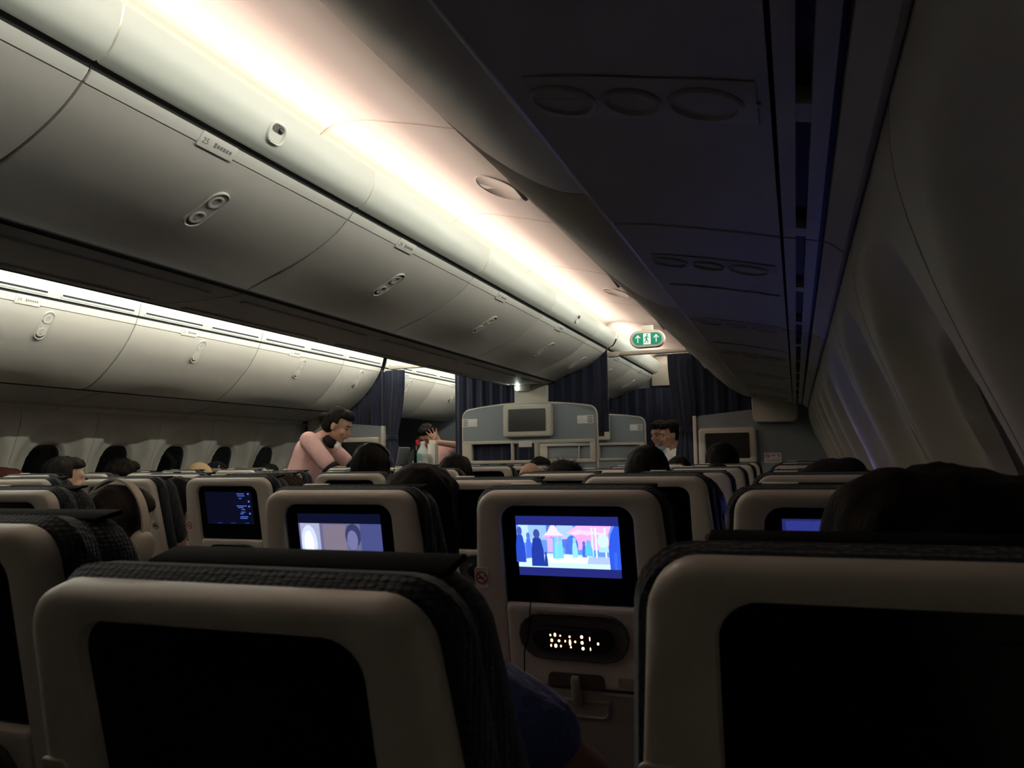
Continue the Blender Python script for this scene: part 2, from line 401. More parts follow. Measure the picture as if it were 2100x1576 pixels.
# valances above the bins
vnum = 1
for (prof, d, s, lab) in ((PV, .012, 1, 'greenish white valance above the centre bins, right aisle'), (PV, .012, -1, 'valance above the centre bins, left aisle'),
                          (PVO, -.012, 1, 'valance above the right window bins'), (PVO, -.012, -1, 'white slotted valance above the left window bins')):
    v = sempty('trim_%d' % vnum, lab); vnum += 1
    for a, b_ in list(zip(seams, seams[1:]))+[(Y2, 8.19), (8.19, Y3)]:
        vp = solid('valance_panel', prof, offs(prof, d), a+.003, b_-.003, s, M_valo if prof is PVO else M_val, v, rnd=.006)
        if prof is PVO and s < 0:
            n_ = 2 if b_-a > 1 else 1
            for k in range(n_):
                L = (b_-a)/n_; yc = a+L*(k+.5); hl = L/2-.035
                p, q = prof[3], prof[5]
                t = Vector((s*(q[0]-p[0]), 0, q[1]-p[1])).normalized(); yv = Vector((0, 1, 0)); nr = t.cross(yv)
                if nr.x < 0: nr = -nr
                o0 = Vector((C+s*p[0], yc, CH+p[1]+.008))
                T = lambda u, w, v_: o0+yv*u+t*v_+nr*w
                b = bmesh.new(); loft(b, [(stad(hl, .018), -.006), (stad(hl, .018), .004), (stad(hl-.004, .014), .007), (stad(hl-.008, .010), .006)], T)
                bz = obj('air_slot', b, M_trim, vp)
                b = bmesh.new(); loft(b, [(stad(hl-.012, .0055), .004), (stad(hl-.012, .0055), .0075)], T); obj('slot_gap', b, M_slot, bz)
# little oval camera housings on the right valance
def valance_cam(yc, parent):
    p, q = PV[8], PV[9]
    t = Vector((q[0]-p[0], 0, q[1]-p[1])).normalized(); yv = Vector((0, 1, 0)); nr = t.cross(yv)
    if nr.x < 0: nr = -nr
    o0 = Vector((C+p[0], yc, CH+p[1]))
    T = lambda u, w, v_: o0+yv*u+t*v_+nr*w
    cm = thing('emergency_light', 'small oval emergency light with lens in the valance, %s one' % ('near' if yc < 4 else 'far'), 'light', group='emergency lights')
    R = lambda k: rring(.040*k, .040*k, .034*k, -.034*k, .028*k, .028*k)
    b = bmesh.new(); loft(b, [(R(1.0), -.012), (R(1.0), .004), (R(.94), .007), (R(.84), .005), (R(.8), -.001)], T); obj('bezel', b, M_trim, cm)
    b = bmesh.new(); loft(b, [(R(.78), -.002), (R(.76), .0012)], T); obj('cover', b, M_val, cm)
    b = bmesh.new(); loft(b, [(rring(.026, .026, .026, .004, .009, .009), .001), (rring(.026, .026, .026, .004, .009, .009), .003)], T); obj('dark_half', b, M_grey, cm)
    b = bmesh.new(); loft(b, [(stad(.009, .009, .014, .010), .002), (stad(.009, .009, .014, .010), .006), (stad(.006, .006, .014, .010), .008)], T); ln = obj('lens', b, M_hand, cm)
valance_cam(1.99, None); valance_cam(5.62, None)

# ------------------------------------------------------------------ service rails under the bins
cr = sempty('trim_5', 'dark underside of the centre bins'); 
for a, b_ in list(zip(seams, seams[1:]))+[(Y2, 8.19), (8.19, Y3)]:
    P = [(-.262, .690), (-.2, .680), (0, .675), (.2, .680), (.262, .690)]
    solid('underside_panel', P, [(h, z+.03) for h, z in P], a+.002, b_-.002, 1, M_psu, cr, rnd=.004)
    for sg in (1, -1):
        solid('shadow_gap', [(.250, .6835), (.262, .6865), (.272, .6915)], [(.250, .692), (.262, .694), (.270, .697)], a, b_, sg, M_dark, cr, rnd=.001)  # solid black strip, paints shade over the bright lower door edge
    for hh in (-.155, .155):
        solid('seam_strip', [(hh-.012, .672), (hh, .670), (hh+.012, .672)], [(hh-.012, .68), (hh, .68), (hh+.012, .68)], a+.1, b_-.1, 1, M_psu, cr, rnd=.004)
def rail(s, num, lab):
    r = sempty('trim_%d' % num, lab)
    P0 = [(2.006, .478), (2.08, .468), (2.17, .450), (2.26, .430), (2.330, .413)]
    zz = lambda h: .413-(h-2.33)*.22
    pitch = .81/2
    ya = [Y0]+[0.34+1.21*k for k in range(-2, 6)]+[6.82]
    ya = sorted(y for y in ya if y <= 6.82)
    for a, b_ in zip(ya, ya[1:]):
        pn = solid('service_panel', P0, [(h, z+.03) for h, z in P0], a+.003, b_-.003, s, M_psu, r, rnd=.006)
        P1 = [(2.336, zz(2.336)), (2.358, zz(2.358))]
        solid('edge_strip', P1, [(h, z+.02) for h, z in P1], a+.002, b_-.002, s, M_psu, r, rnd=.003)
        P1 = [(2.376, zz(2.376)), (2.398, zz(2.398))]
        solid('edge_strip', P1, [(h, z+.02) for h, z in P1], a+.002, b_-.002, s, M_psu, r, rnd=.003)
        P1 = dens([(2.408, zz(2.408)), (2.425, .385), (2.440, .372), (2.450, .378)], 3)
        solid('cornice', P1, [(h, z+.03) for h, z in P1], a+.002, b_-.002, s, M_wall, r, rnd=.003)
        if s > 0 and a > -2:
            solid('panel_rib', [(2.03, .472), (2.17, .446), (2.32, .412)], [(2.03, .48), (2.17, .455), (2.32, .42)], a+.60, a+.612, s, M_psu, r, rnd=.002)
    if s > 0:
        for k in range(-2, 7):
            yc = .945+.92*k
            P2 = [(2.04, .4738), (2.15, .4530), (2.25, .4312), (2.315, .4162)]
            solid('light_band', [(h, z-.003) for h, z in P2], [(h, z+.004) for h, z in P2], yc-.062, yc+.062, s, M_psu, r, rnd=.006)
            for hh, rr_ in ((2.075, .040), (2.165, .034), (2.255, .042)):
                zc = .468-(hh-2.08)*.205-.0035
                b = bmesh.new(); rows = []
                for kk, dz in ((1.10, .004), (1.08, -.004), (1.0, -.006), (.84, .004), (.55, .014), (.34, .015), (.30, .004), (.01, .003)):
                    rows.append([b.verts.new((C+s*(hh+rr_*kk*math.cos(t)), yc+rr_*1.0*kk*math.sin(t), CH+zc+dz-rr_*kk*math.cos(t)*.205)) for t in [2*PI*i/24 for i in range(24)]])
                bridge(b, rows); obj('reading_light', b, M_psu, r)
    # air slots
    P1 = [(2.340, zz(2.34)+.024), (2.425, zz(2.425)+.024)]
    solid('slot_void', P1, [(h, z+.03) for h, z in P1], Y0, 6.8, s, M_slot, r, rnd=.001)
    y = .94-.54*4
    while y < 6.7:
        P1 = [(2.356, zz(2.356)+.002), (2.378, zz(2.378)+.002)]
        solid('slot_bridge', P1, [(h, z+.02) for h, z in P1], y, y+.06, s, M_psu, r, rnd=.003); y += .54
    return r
rail(1, 6, 'dark service rail under the right window bins'); rail(-1, 7, 'service rail under the left window bins')

# ------------------------------------------------------------------ side walls with sculpted window panels
def wall_h(z):
    for a, b_ in zip(PW, PW[1:]):
        if b_[1] <= z <= a[1]: return a[0]+(b_[0]-a[0])*(z-a[1])/(b_[1]-a[1])
    return PW[0][0] if z > PW[0][1] else PW[-1][0]
def sstep(a, b_, x):
    t = max(0, min(1, (x-a)/(b_-a))); return t*t*(3-2*t)
def wall_d(y, z):
    zc, hh = -.13, .44
    k = (abs(y)/.285)**2.6+(abs(z-zc)/hh)**2.6
    d = .055*(1-sstep(.35, 1.0, k))
    k2 = (abs(y)/.150)**3+(abs(z+.09)/.245)**3
    d += .035*(1-sstep(.75, 1.1, k2))
    return d
def wall_mesh(s):
    b = bmesh.new(); ny, nz = 44, 84; rows = []
    zs = [.385-.012*i for i in range(76)]+[-.6, -.75, -.9, -1.05, -1.2]
    for z in zs:
        rows.append([b.verts.new((s*(wall_h(z)+wall_d(-.3+.6*j/ny, z)), -.3+.6*j/ny, CH+z)) for j in range(ny+1)])
    bridge(b, rows, closed=False)
    # turned-back edges so panels have thickness
    for j, sg in ((0, -1), (ny, 1)):
        e = [r[j] for r in rows]; e2 = [b.verts.new(v.co+Vector((s*.02, sg*.0015, 0))) for v in e]
        for k in range(len(e)-1): b.faces.new((e[k], e[k+1], e2[k+1], e2[k]))
    me = bpy.data.meshes.new('wall_panel'); bmesh.ops.recalc_face_normals(b, faces=b.faces); b.to_mesh(me); b.free()
    me.materials.append(M_wall); me.polygons.foreach_set('use_smooth', [True]*len(me.polygons)); me.set_sharp_from_angle(angle=math.radians(50))
    return me
def pane_mesh(s):
    b = bmesh.new(); rows = []
    N = 36
    for k in (1.0, .97, .8, .6, .4, .2, .01):
        row = []
        for i in range(N):
            t = 2*PI*i/N; c, q = math.cos(t), math.sin(t); e = 2/3
            y = .143*k*math.copysign(abs(c)**e, c); z = -.09+.236*k*math.copysign(abs(q)**e, q)
            row.append(b.verts.new((s*(wall_h(z)+.084 if k < 1 else wall_h(z)+.088), y, CH+z)))
        rows.append(row)
    bridge(b, rows); me = bpy.data.meshes.new('pane'); b.to_mesh(me); b.free(); me.materials.append(M_pane); me.polygons.foreach_set('use_smooth', [True]*len(me.polygons)); return me
def ring_mesh(s):
    b = bmesh.new(); rows = []
    N = 36
    for k, dd in ((1.10, .075), (1.06, .071), (1.02, .074), (1.0, .09)):
        row = []
        for i in range(N):
            t = 2*PI*i/N; c, q = math.cos(t), math.sin(t); e = 2/3
            y = .143*k*math.copysign(abs(c)**e, c); z = -.09+.236*k*math.copysign(abs(q)**e, q)
            row.append(b.verts.new((s*(wall_h(z)+dd), y, CH+z)))
        rows.append(row)
    bridge(b, rows); me = bpy.data.meshes.new('frame'); bmesh.ops.recalc_face_normals(b, faces=b.faces); b.to_mesh(me); b.free(); me.materials.append(M_wall); me.polygons.foreach_set('use_smooth', [True]*len(me.polygons)); return me
wn = 1
for s, nm, lab in ((1, 'wall_right', 'sculpted pale sidewall on the right'), (-1, 'wall_left', 'sculpted pale sidewall on the left')):
    w = sempty(nm, lab); wm, pm, rm = wall_mesh(s), pane_mesh(s), ring_mesh(s)
    for k in range(-9, 6):
        y = 4.03+.605*k+(.2 if s > 0 else 0)
        o = link(bpy.data.objects.new('wall_panel', wm), w); o.location = (C, y, 0)
        if (s > 0 and 0.6 < y < 6.7) or (s < 0 and 2.7 < y < 6.7):
            t = sempty('window_%d' % wn, 'dark oval cabin window in the %s wall' % ('right' if s > 0 else 'left')); wn += 1
            t.location = (C, y, 0)
            link(bpy.data.objects.new('pane', pm), t)
            link(bpy.data.objects.new('frame', rm), t)
struct(boxo('wall_outer', (C+3.05, 3, 1.3), (.05, 13, 2.8), M_dark, bev=0), 'outer skin'); struct(boxo('wall_outer', (C-3.05, 3, 1.3), (.05, 13, 2.8), M_dark, bev=0), 'outer skin')
struct(boxo('wall_crown', (C, 3, 2.62), (6.1, 13.3, .05), M_dark, bev=0), 'crown above the ceiling')

# ------------------------------------------------------------------ bulkheads, curtains, monitors
def XZ(y):  # (u,w,v) -> u = h offset, w = towards +y, v = z
    return lambda u, w, v: Vector((C+u, y+w, v))
def monitor(hc, zc, y, label, w=.47, h=.305):
    t = thing('bulkhead_monitor', label, 'monitor', (C+hc, y, zc), group='bulkhead monitors')
    T = lambda u, ww, v: Vector((u, ww, v))
    R = lambda k, r: rring(w/2-k, w/2-k+.004, h/2-k, -h/2+k, r, r)
    b = bmesh.new(); loft(b, [(R(0, .03), .0), (R(0, .03), -.045), (R(.008, .026), -.056), (R(.022, .02), -.060), (R(.05, .012), -.058), (R(.053, .010), -.050)], T); obj('bezel', b, M_cream, t)
    b = bmesh.new(); loft(b, [(rring(w/2-.058, w/2-.058, h/2-.045, -h/2+.052, .004, .004), -.048), (rring(w/2-.058, w/2-.058, h/2-.045, -h/2+.052, .004, .004), -.060)], T); obj('screen', b, M_mon, t)
    return t
def partition(y, label, near):
    t = thing('bulkhead_partition', label, 'partition', (C, y, 0))
    T = lambda u, w, v: Vector((u, w, v))
    # upper panel, arched top with rounded shoulders
    top = []
    for i in range(25):
        u = -.58+1.16*i/24; top.append((u, 1.700-.045*(abs(u)/.58)**2.2))
    sh = [(.58+.075*math.sin(a), 1.58+.075*math.cos(a)) for a in [PI/2*i/6 for i in range(7)]]
    out = [(-u, v) for u, v in sh[::-1]]+top+sh+[(.655, 1.355), (-.655, 1.355)]
    b = bmesh.new(); loft(b, [(out, -.018), (out, .018)], T); obj('upper_panel', b, M_bulk, t)
    b = bmesh.new()
    for sx in (-1, 1):
        capsule(b, (sx*.658, 0, .05), (sx*.658, 0, 1.58), .013, .013, 8, 2)
    pts = [(-u, v) for u, v in sh[::-1]]+top+sh
    for p, q in zip(pts, pts[1:]): capsule(b, (p[0], 0, p[1]+.003), (q[0], 0, q[1]+.003), .013, .013, 8, 2)
    obj('edge_trim', b, M_cream, t)
    boxo('lower_panel', (0, 0, .60), (1.29, .036, 1.10), M_bulk, t)
    for nm, u0, u1, z0, z1 in (('post', -.645, -.56, 1.15, 1.36), ('post', .595, .645, 1.15, 1.36), ('mullion', -.165, -.145, 1.17, 1.35), ('mullion', .065, .105, 1.17, 1.345)):
        boxo(nm, ((u0+u1)/2, -.004, (z0+z1)/2), (u1-u0, .05, z1-z0), M_cream, t)
    boxo('frame_rail', (0, -.004, 1.345), (1.28, .052, .030), M_cream, t); boxo('frame_rail', (0, -.004, 1.160), (1.28, .052, .030), M_cream, t)
    if not near:
        boxo('inset_panel', (0, .012, 1.25), (1.26, .01, .19), M_bulk, t)
    for sx, u in ((-1, -.58), (1, .555)):
        pl = boxo('notice_card', (u, -.0195, 1.535), (.15, .003, .075), M_white, t, bev=.001)
        b = bmesh.new()
        for k in range(4): box(b, (u+sx*.045, -.0215, 1.56-k*.016), (.05-.006*(k % 2), .001, .009))
        obj('printed_lines', b, M_inkg, pl, smooth=False)
    return t
partition(6.9, 'blue grey centre bulkhead with arched top and see-through frame, nearest', True)
partition(9.3, 'second blue grey arched partition beyond the right aisle curtain', False)
monitor(.015, 1.54, 6.878, 'cream framed monitor on the centre bulkhead'); monitor(0.0, 1.54, 9.278, 'cream framed monitor on the farther partition')
nc = boxo('notice_plate', (C-.02-.0, 6.868, 1.325), (.13, .006, .06), M_white, None, bev=.003); tag(nc, 'small white notice plate hanging in the bulkhead opening', 'notice')
for sx, lab in ((1, 'right'), (-1, 'left')):
    t = thing('side_bulkhead', 'blue grey %s side bulkhead wall behind its monitor' % lab, 'bulkhead', (C, 6.9, 0))
    b = bmesh.new(); P = [(1.53, 0.0), (1.53, 1.50), (1.56, 1.535), (2.0, 1.575), (2.35, 1.58), (2.46, 1.55), (2.50, 1.40), (2.66, 1.0), (2.74, .5), (2.74, 0)]
    loft(b, [([(sx*u, v) for u, v in P], 0), ([(sx*u, v) for u, v in P], .04)], lambda u, w, v: Vector((u, w, v))); obj('panel', b, M_bulk, t)
    boxo('edge_post', (sx*1.525, .0, .77), (.03, .06, 1.53), M_cream, t)
    boxo('kick_panel', (sx*2.1, -.012, .20), (1.05, .02, .38), M_psu, t)
    monitor(sx*1.795, 1.27, 6.898, 'cream framed monitor on the %s side bulkhead' % lab, w=.47, h=.31)
    # end fairing of the bin
    b = bmesh.new(); R = lambda k: [(sx*u, v) for u, v in rring(.185-k, .175-k, .12-k, -.10+k, .03, .045)]
    T = lambda u, w, v: Vector((C+sx*2.19+u, 6.82+w, 1.56+v))
    loft(b, [(R(.008), 0), (R(0), .012), (R(0), .075)], T)
    tag(obj('bin_end_cap', b, M_cream), 'cream end cap under the last bin on the %s' % lab, 'end cap')
# sign on the right bulkhead
t = thing('safety_placard', 'small white no smoking and seat belt placard on the right bulkhead', 'sign', (C+2.155, 6.895, 1.165))
boxo('card', (0, 0, 0), (.14, .004, .085), M_white, t, bev=.001)
b = bmesh.new()
for i in range(20):
    a0, a1 = 2*PI*i/20, 2*PI*(i+1)/20
    vs = [b.verts.new((-.042+r*math.cos(a), -.0028, .018+r*math.sin(a))) for a, r in ((a0, .017), (a1, .017), (a1, .012), (a0, .012))]; b.faces.new(vs)
box(b, (-.042, -.0028, .018), (.026, .0004, .005), M=Matrix.Translation((-.042, 0, .018)) @ Matrix.Rotation(PI/4, 4, 'Y') @ Matrix.Translation((.042, 0, -.018)))
obj('red_ring', b, M_red, t, smooth=False)
b = bmesh.new(); box(b, (-.005, -.0026, .018), (.02, .0006, .008)); box(b, (.012, -.0026, .022), (.01, .0006, .014)); box(b, (.045, -.0026, .025), (.016, .0006, .006)); box(b, (.05, -.0026, .014), (.006, .0006, .016)); box(b, (0, -.0026, -.022), (.1, .0006, .004))
obj('pictograms', b, M_inkg, t, smooth=False)

def wavy(name, pts_top, zbot, y, amp, freq, mt, label, thick=.012, group='navy cabin curtains'):
    # curtain sheet hanging under a sloping top line; pts_top polyline of (h, ztop) left->right
    b = bmesh.new(); h0, h1 = pts_top[0][0], pts_top[-1][0]; n = max(24, int((h1-h0)/.008)); nz = 10
    def ztop(h):
        for p, q in zip(pts_top, pts_top[1:]):
            if p[0] <= h <= q[0]+1e-9: return p[1]+(q[1]-p[1])*(h-p[0])/(q[0]-p[0])
        return pts_top[-1][1]
    rows = []; back = []
    for k in range(nz+1):
        r1, r2 = [], []
        for i in range(n+1):
            h = h0+(h1-h0)*i/n; zt = ztop(h); z = zt+(zbot-zt)*k/nz
            w = amp*(math.sin(freq*h+.8*math.sin(2.1*h+k*.12))+.35*math.sin(2.3*freq*h+1.3))
            r1.append(b.verts.new((C+h, y+w, z))); r2.append(b.verts.new((C+h, y+w+thick, z)))
        rows.append(r1); back.append(r2)
    bridge(b, rows, closed=False); bridge(b, back, closed=False)
    for rr in ((rows[0], back[0]), (rows[-1], back[-1])):
        for i in range(n): b.faces.new((rr[0][i], rr[0][i+1], rr[1][i+1], rr[1][i]))
    for j in (0, n):
        for k in range(nz): b.faces.new((rows[k][j], rows[k+1][j], back[k+1][j], back[k][j]))
    return tag(obj(name, b, mt), label, 'curtain', group)
PCz = [(h, CH+z+.035) for h, z in PC]+[(h, CH+z+.030) for h, z in PC_T]
POz = [(h, CH+z+.035) for h, z in PO[::-1]]
wavy('curtain', [(.17, CH+.672), (.262, CH+.70)]+PCz[1:], 1.42, 6.94, .010, 55, M_navy, 'navy curtain hanging under the centre bins, right of the pillar')
wavy('curtain', [(-h, z) for h, z in PCz[::-1]]+[(-.20, CH+.676), (-.13, CH+.672)], .10, 6.94, .010, 55, M_navy, 'navy curtain hanging under the centre bins, left of the pillar')
wavy('curtain', [(1.42, 2.085), (1.54, 2.08)]+POz[1:], 1.40, 6.945, .012, 50, M_navy, 'navy curtain spread under the right window bins')
wavy('curtain', [(-h, z) for h, z in POz[::-1]]+[(-1.54, 2.08), (-1.40, 2.09)], 1.40, 6.945, .012, 50, M_navy, 'navy curtain spread under the left window bins')
wavy('curtain', [(.15, 2.02), (1.75, 2.02)], .1, 9.5, .014, 45, M_navy, 'far navy curtain at the end of the right aisle', group=None)
wavy('curtain', [(-1.75, 2.02), (-.15, 2.02)], .1, 9.5, .014, 45, M_navy, 'far navy curtain at the end of the left aisle', group=None)
wavy('curtain', [(-1.2, 1.42), (-.38, 1.42)], 0.0, 8.3, .012, 45, M_navy, 'navy curtain seen through the bulkhead opening', group=None)
for sx, lab in ((1, 'right'), (-1, 'left')):
    # gathered aisle curtain with a tie
    b = bmesh.new(); rows = []; N = 72
    for k in range(41):
        z = 2.09-k*(1.95/40)
        pinch = 1-.42*math.exp(-((z-1.42)/.14)**2)-.12*(1-sstep(.2, 1.4, 2.09-z))*0
        cu = 1.415+.035*sstep(2.0, 1.45, z)
        row = []
        for i in range(N):
            t_ = 2*PI*i/N; rr = 1+.16*math.sin(11*t_+.3*k*.2)+.06*math.sin(23*t_)
            row.append(b.verts.new((C+sx*(cu+.095*pinch*rr*math.cos(t_)), 6.93+.035*pinch*rr*math.sin(t_), z)))
        rows.append(row)
    bridge(b, rows); b.faces.new(rows[0]); b.faces.new(rows[-1])
    t = thing('gathered_curtain', 'navy curtain gathered and tied at the %s aisle' % lab, 'curtain'); obj('cloth', b, M_navy, t)
    b = bmesh.new(); rows = []
    for z, k in ((1.445, .90), (1.44, .98), (1.40, .98), (1.395, .90)):
        rows.append([b.verts.new((C+sx*(1.45+.066*k*math.cos(a)), 6.93+.030*k*math.sin(a), z)) for a in [2*PI*i/28 for i in range(28)]])
    bridge(b, rows); obj('tie', b, M_navy, t)
    b = bmesh.new(); box(b, (C+sx*1.13, 6.935, 2.122), (.70, .05, .036), .008); box(b, (C+sx*.82, 6.935, 2.118), (.10, .06, .045), .008)
    tag(obj('curtain_header', b, M_cream), 'cream curtain header beam across the %s aisle' % lab, 'beam')
    b = bmesh.new(); box(b, (C+sx*1.2, 9.5, 2.22), (.95, .05, .36), .01)
    tag(obj('header_panel', b, M_cream), 'cream header panel above the far %s curtain' % lab, 'panel')
# pillar with lamp
t = thing('centre_pillar', 'cream pillar between the centre bulkhead and the bins', 'pillar', (C, 6.92, 0))
boxo('column', (.035, 0, 1.785), (.32, .08, .175), M_cream, t, bev=.006); boxo('corner_strip', (.185, -.042, 1.785), (.014, .006, .17), M_trim, t, bev=.002)
t = thing('call_light', 'small cream lamp housing with two bright white lights on the pillar', 'light', (C-.035, 6.86, 1.845))
b = bmesh.new(); loft(b, [(rring(.085, .078, .03, -.03, .012, .022), .02), (rring(.085, .078, .03, -.03, .012, .022), -.012), (rring(.08, .072, .026, -.026, .01, .02), -.018)], lambda u, w, v: Vector((u, w, v))); obj('housing', b, M_cream, t)
for zz in (.004,):
    b = bmesh.new(); ellip(b, (-.045, -.020, -.004), (.016, .008, .018)); obj('bulb', b, M_lamp, t)
b = bmesh.new(); ellip(b, (-.045, -.012, .030), (.018, .010, .010)); obj('bulb', b, M_lamp, t)
# exit sign
t = thing('exit_sign', 'green oval exit sign with running figure and two arrows below the ceiling', 'sign', (C+1.19, 6.6, 2.19))
T = lambda u, w, v: Vector((u, w, v))
b = bmesh.new(); loft(b, [(stad(.150, .075), .03), (stad(.150, .075), -.012), (stad(.144, .069), -.020), (stad(.128, .053), -.020), (stad(.126, .051), -.015)], T); obj('housing', b, M_cream, t)
b = bmesh.new(); box(b, (0, .01, .09), (.10, .03, .06), .005); obj('bracket', b, M_cream, t)
b = bmesh.new(); loft(b, [(stad(.125, .050), -.014), (stad(.125, .050), -.018)], T); obj('green_face', b, M_green, t)
b = bmesh.new(); box(b, (0, -.0185, 0), (.062, .002, .094)); dr = obj('white_door', b, M_exw, t, smooth=False)
def flat(pts, y=-.0200):
    b = bmesh.new(); b.faces.new([b.verts.new((u, y, v)) for u, v in pts]); return b
b = bmesh.new()
def limb(b, a, c, w, y=-.0202):
    a, c = Vector(a), Vector(c); d = (c-a).normalized(); q = Vector((-d.y, d.x))*w/2
    b.faces.new([b.verts.new((p.x, y, p.y)) for p in (a-q, c-q, c+q, a+q)])
for k in range(1):
    vs = [b.verts.new((.002+.008*math.cos(a), -.0202, .034+.008*math.sin(a))) for a in [2*PI*i/14 for i in range(14)]]; b.faces.new(vs)
for a, c, w in (((-.002, .024), (-.006, -.004), .014), ((-.006, .02), (-.020, .012), .006), ((-.020, .012), (-.024, .0), .005), ((.002, .02), (.012, .008), .006), ((.012, .008), (.022, .012), .005),
                ((-.006, -.004), (.008, -.016), .008), ((.008, -.016), (.006, -.036), .007), ((-.008, -.004), (-.010, -.022), .008), ((-.010, -.022), (-.026, -.032), .007)): limb(b, a, c, w)
obj('running_figure', b, M_green, dr, smooth=False)
for sx in (-1, 1):
    b = bmesh.new()
    for a, c, w in (((sx*.078, -.030), (sx*.078, .030), .007), ((sx*.078-.020, .008), (sx*.078, .032), .007), ((sx*.078+.020, .008), (sx*.078, .032), .007)): limb(b, a, c, w, -.0190)
    obj('arrow', b, M_exw, t, smooth=False)

# ------------------------------------------------------------------ seats
ZT = 1.134
def seat_template(rec, zt, name='airplane_seat'):
    cr_, sr = math.cos(rec), math.sin(rec)
    T = lambda u, w, v: Vector((u, w*cr_-v*sr, zt+w*sr+v*cr_))
    root = bpy.data.objects.new(name, None); COL.objects.link(root); root.empty_display_size = .05
    VT, VB = 0.0, -.66
    OUT = lambda i: rring(.170-i, .226-i, VT-i, VB+i, .036-i*.6, .03)
    # outer outline uses a quick flare: blend widths
    def outl(i):
        P = OUT(i); res = []
        for u, v in P:
            k = sstep(0, -.20, v); res.append((u*(1+.105*k*(1-sstep(-.2, -.66, v)*.9)), v))
        return res
    INN = lambda i: rring(.126+i, .130+i, -.026+i, -.60-i, .030, .01)
    b = bmesh.new()
    loft(b, [(outl(.004), .032), (outl(0), .026), (outl(0), .012), (outl(.001), .006), (outl(.004), .002), (outl(.008), .0003), (outl(.012), 0), (INN(.006), 0), (INN(.002), .002), (INN(0), .008), (INN(0), .022)], T, True, False)
    sh = obj('back_shell', b, M_shell, root)
    b = bmesh.new(); loft(b, [(rring(.126, .1268, -.026, -.212, .030, .008), .024), (rring(.126, .1268, -.026, -.212, .030, .008), .011)], T); mo = obj('monitor', b, M_scr, root)
    b = bmesh.new(); loft(b, [(rring(.098, .098, -.046, -.160, .002, .002), .013), (rring(.098, .098, -.046, -.160, .002, .002), .0100)], T); obj('display', b, M_scr, mo)
    b = bmesh.new()
    for u in (-.03, .032): loft(b, [(stad(.0014, .0014, -.178, u, 4), .012), (stad(.0014, .0014, -.178, u, 4), .0103)], T)
    obj('indicator', b, M_inkg, mo)
    # lower panel with rounded ledge
    b = bmesh.new(); R = lambda i: rring(.1285-i, .1305-i, -.214-i, -.372+i, .006, .004)
    loft(b, [(R(0), .024), (R(0), .006), (R(.003), .001), (R(.009), -.001), (R(.02), .002)], T); lp = obj('lower_panel', b, M_shell, root)
    b = bmesh.new(); loft(b, [(stad(.106, .046, -.272), .004), (stad(.106, .046, -.272), -.002), (stad(.103, .043, -.272), -.004), (stad(.098, .038, -.272), -.001), (stad(.092, .033, -.272), .001)], T); crd = obj('handset_cradle', b, M_grey, root)
    b = bmesh.new(); loft(b, [(stad(.076, .022, -.275), .002), (stad(.076, .022, -.275), -.008), (stad(.072, .018, -.275), -.011)], T); obj('handset', b, M_hand, root)
    b = bmesh.new(); R = lambda i: rring(.1285-i, .132-i, -.376-i, -.60+i, .004, .02)
    loft(b, [(R(0), .02), (R(0), .004), (R(.004), .001), (R(.01), .002)], T); tr = obj('tray_table', b, M_inset, root)
    b = bmesh.new(); R = lambda i: rring(.062-i, .058-i, -.392-i, -.428+i, .004, .012)
    loft(b, [(R(0), .003), (R(0), -.002), (R(.003), -.003), (R(.005), .000)], T); obj('tray_lip', b, M_inset, tr)
    b = bmesh.new(); loft(b, [(rring(.052, .056, -.343, -.369, .010, .003), .004), (rring(.052, .056, -.343, -.369, .010, .003), -.0015)], T); lr = obj('latch_recess', b, M_grey, root)
    b = bmesh.new(); loft(b, [(rring(.0085, .0085, -.346, -.402, .004, .006), .002), (rring(.0085, .0085, -.346, -.402, .004, .006), -.008), (rring(.006, .006, -.349, -.399, .003, .004), -.010)], T); obj('tray_latch', b, M_inset, root)
    b = bmesh.new(); loft(b, [(rring(.020, .020, -.345, -.362, .002, .002), .004), (rring(.020, .020, -.345, -.362, .002, .002), -.0015)], lambda u, w, v: T(u+.1, w, v)); ht = obj('care_plate', b, M_inset, root)
    # no smoking placard (left) and coat hook (right)
    uS, vS = -.172, -.165
    Tp = lambda u, w, v: T(u+uS, w, v+vS)
    b = bmesh.new(); R = lambda i: rring(.0145-i, .0145-i, .020-i, -.020+i, .006, .006)
    loft(b, [(R(0), .002), (R(0), -.0012), (R(.0012), -.0018), (R(.002), -.001)], Tp); pl = obj('no_smoking_placard', b, M_shell, root)
    b = bmesh.new(); n_ = 24
    for w0 in (-.0016,):
        for i in range(n_):
            a0, a1 = 2*PI*i/n_, 2*PI*(i+1)/n_
            b.faces.new([b.verts.new(Tp(r*math.cos(a), w0, r*math.sin(a))) for a, r in ((a0, .0125), (a1, .0125), (a1, .0100), (a0, .0100))])
        b.faces.new([b.verts.new(Tp(u, w0-.0002, v)) for u, v in ((-.0085, .0065), (-.0065, .0085), (.0085, -.0065), (.0065, -.0085))])
    obj('red_mark', b, M_red, pl, smooth=False)
    b = bmesh.new()
    for pts in (((-.008, -.002), (.004, -.002), (.004, .001), (-.008, .001)), ((.005, .002), (.007, .002), (.008, .006), (.006, .006))):
        b.faces.new([b.verts.new(Tp(u, -.0013, v)) for u, v in pts])
    obj('cigarette_mark', b, M_ink, pl, smooth=False)
    b = bmesh.new(); Th = lambda u, w, v: T(u+.174, w, v-.165)
    loft(b, [(stad(.014, .014), .002), (stad(.014, .014), -.002), (stad(.012, .012), -.003), (stad(.009, .009), .0005)], Th); hk = obj('coat_hook', b, M_inset, root)
    b = bmesh.new(); loft(b, [(stad(.004, .004), .001), (stad(.004, .004), -.006), (stad(.002, .002), -.007)], Th); obj('hook_stud', b, M_grey, hk)
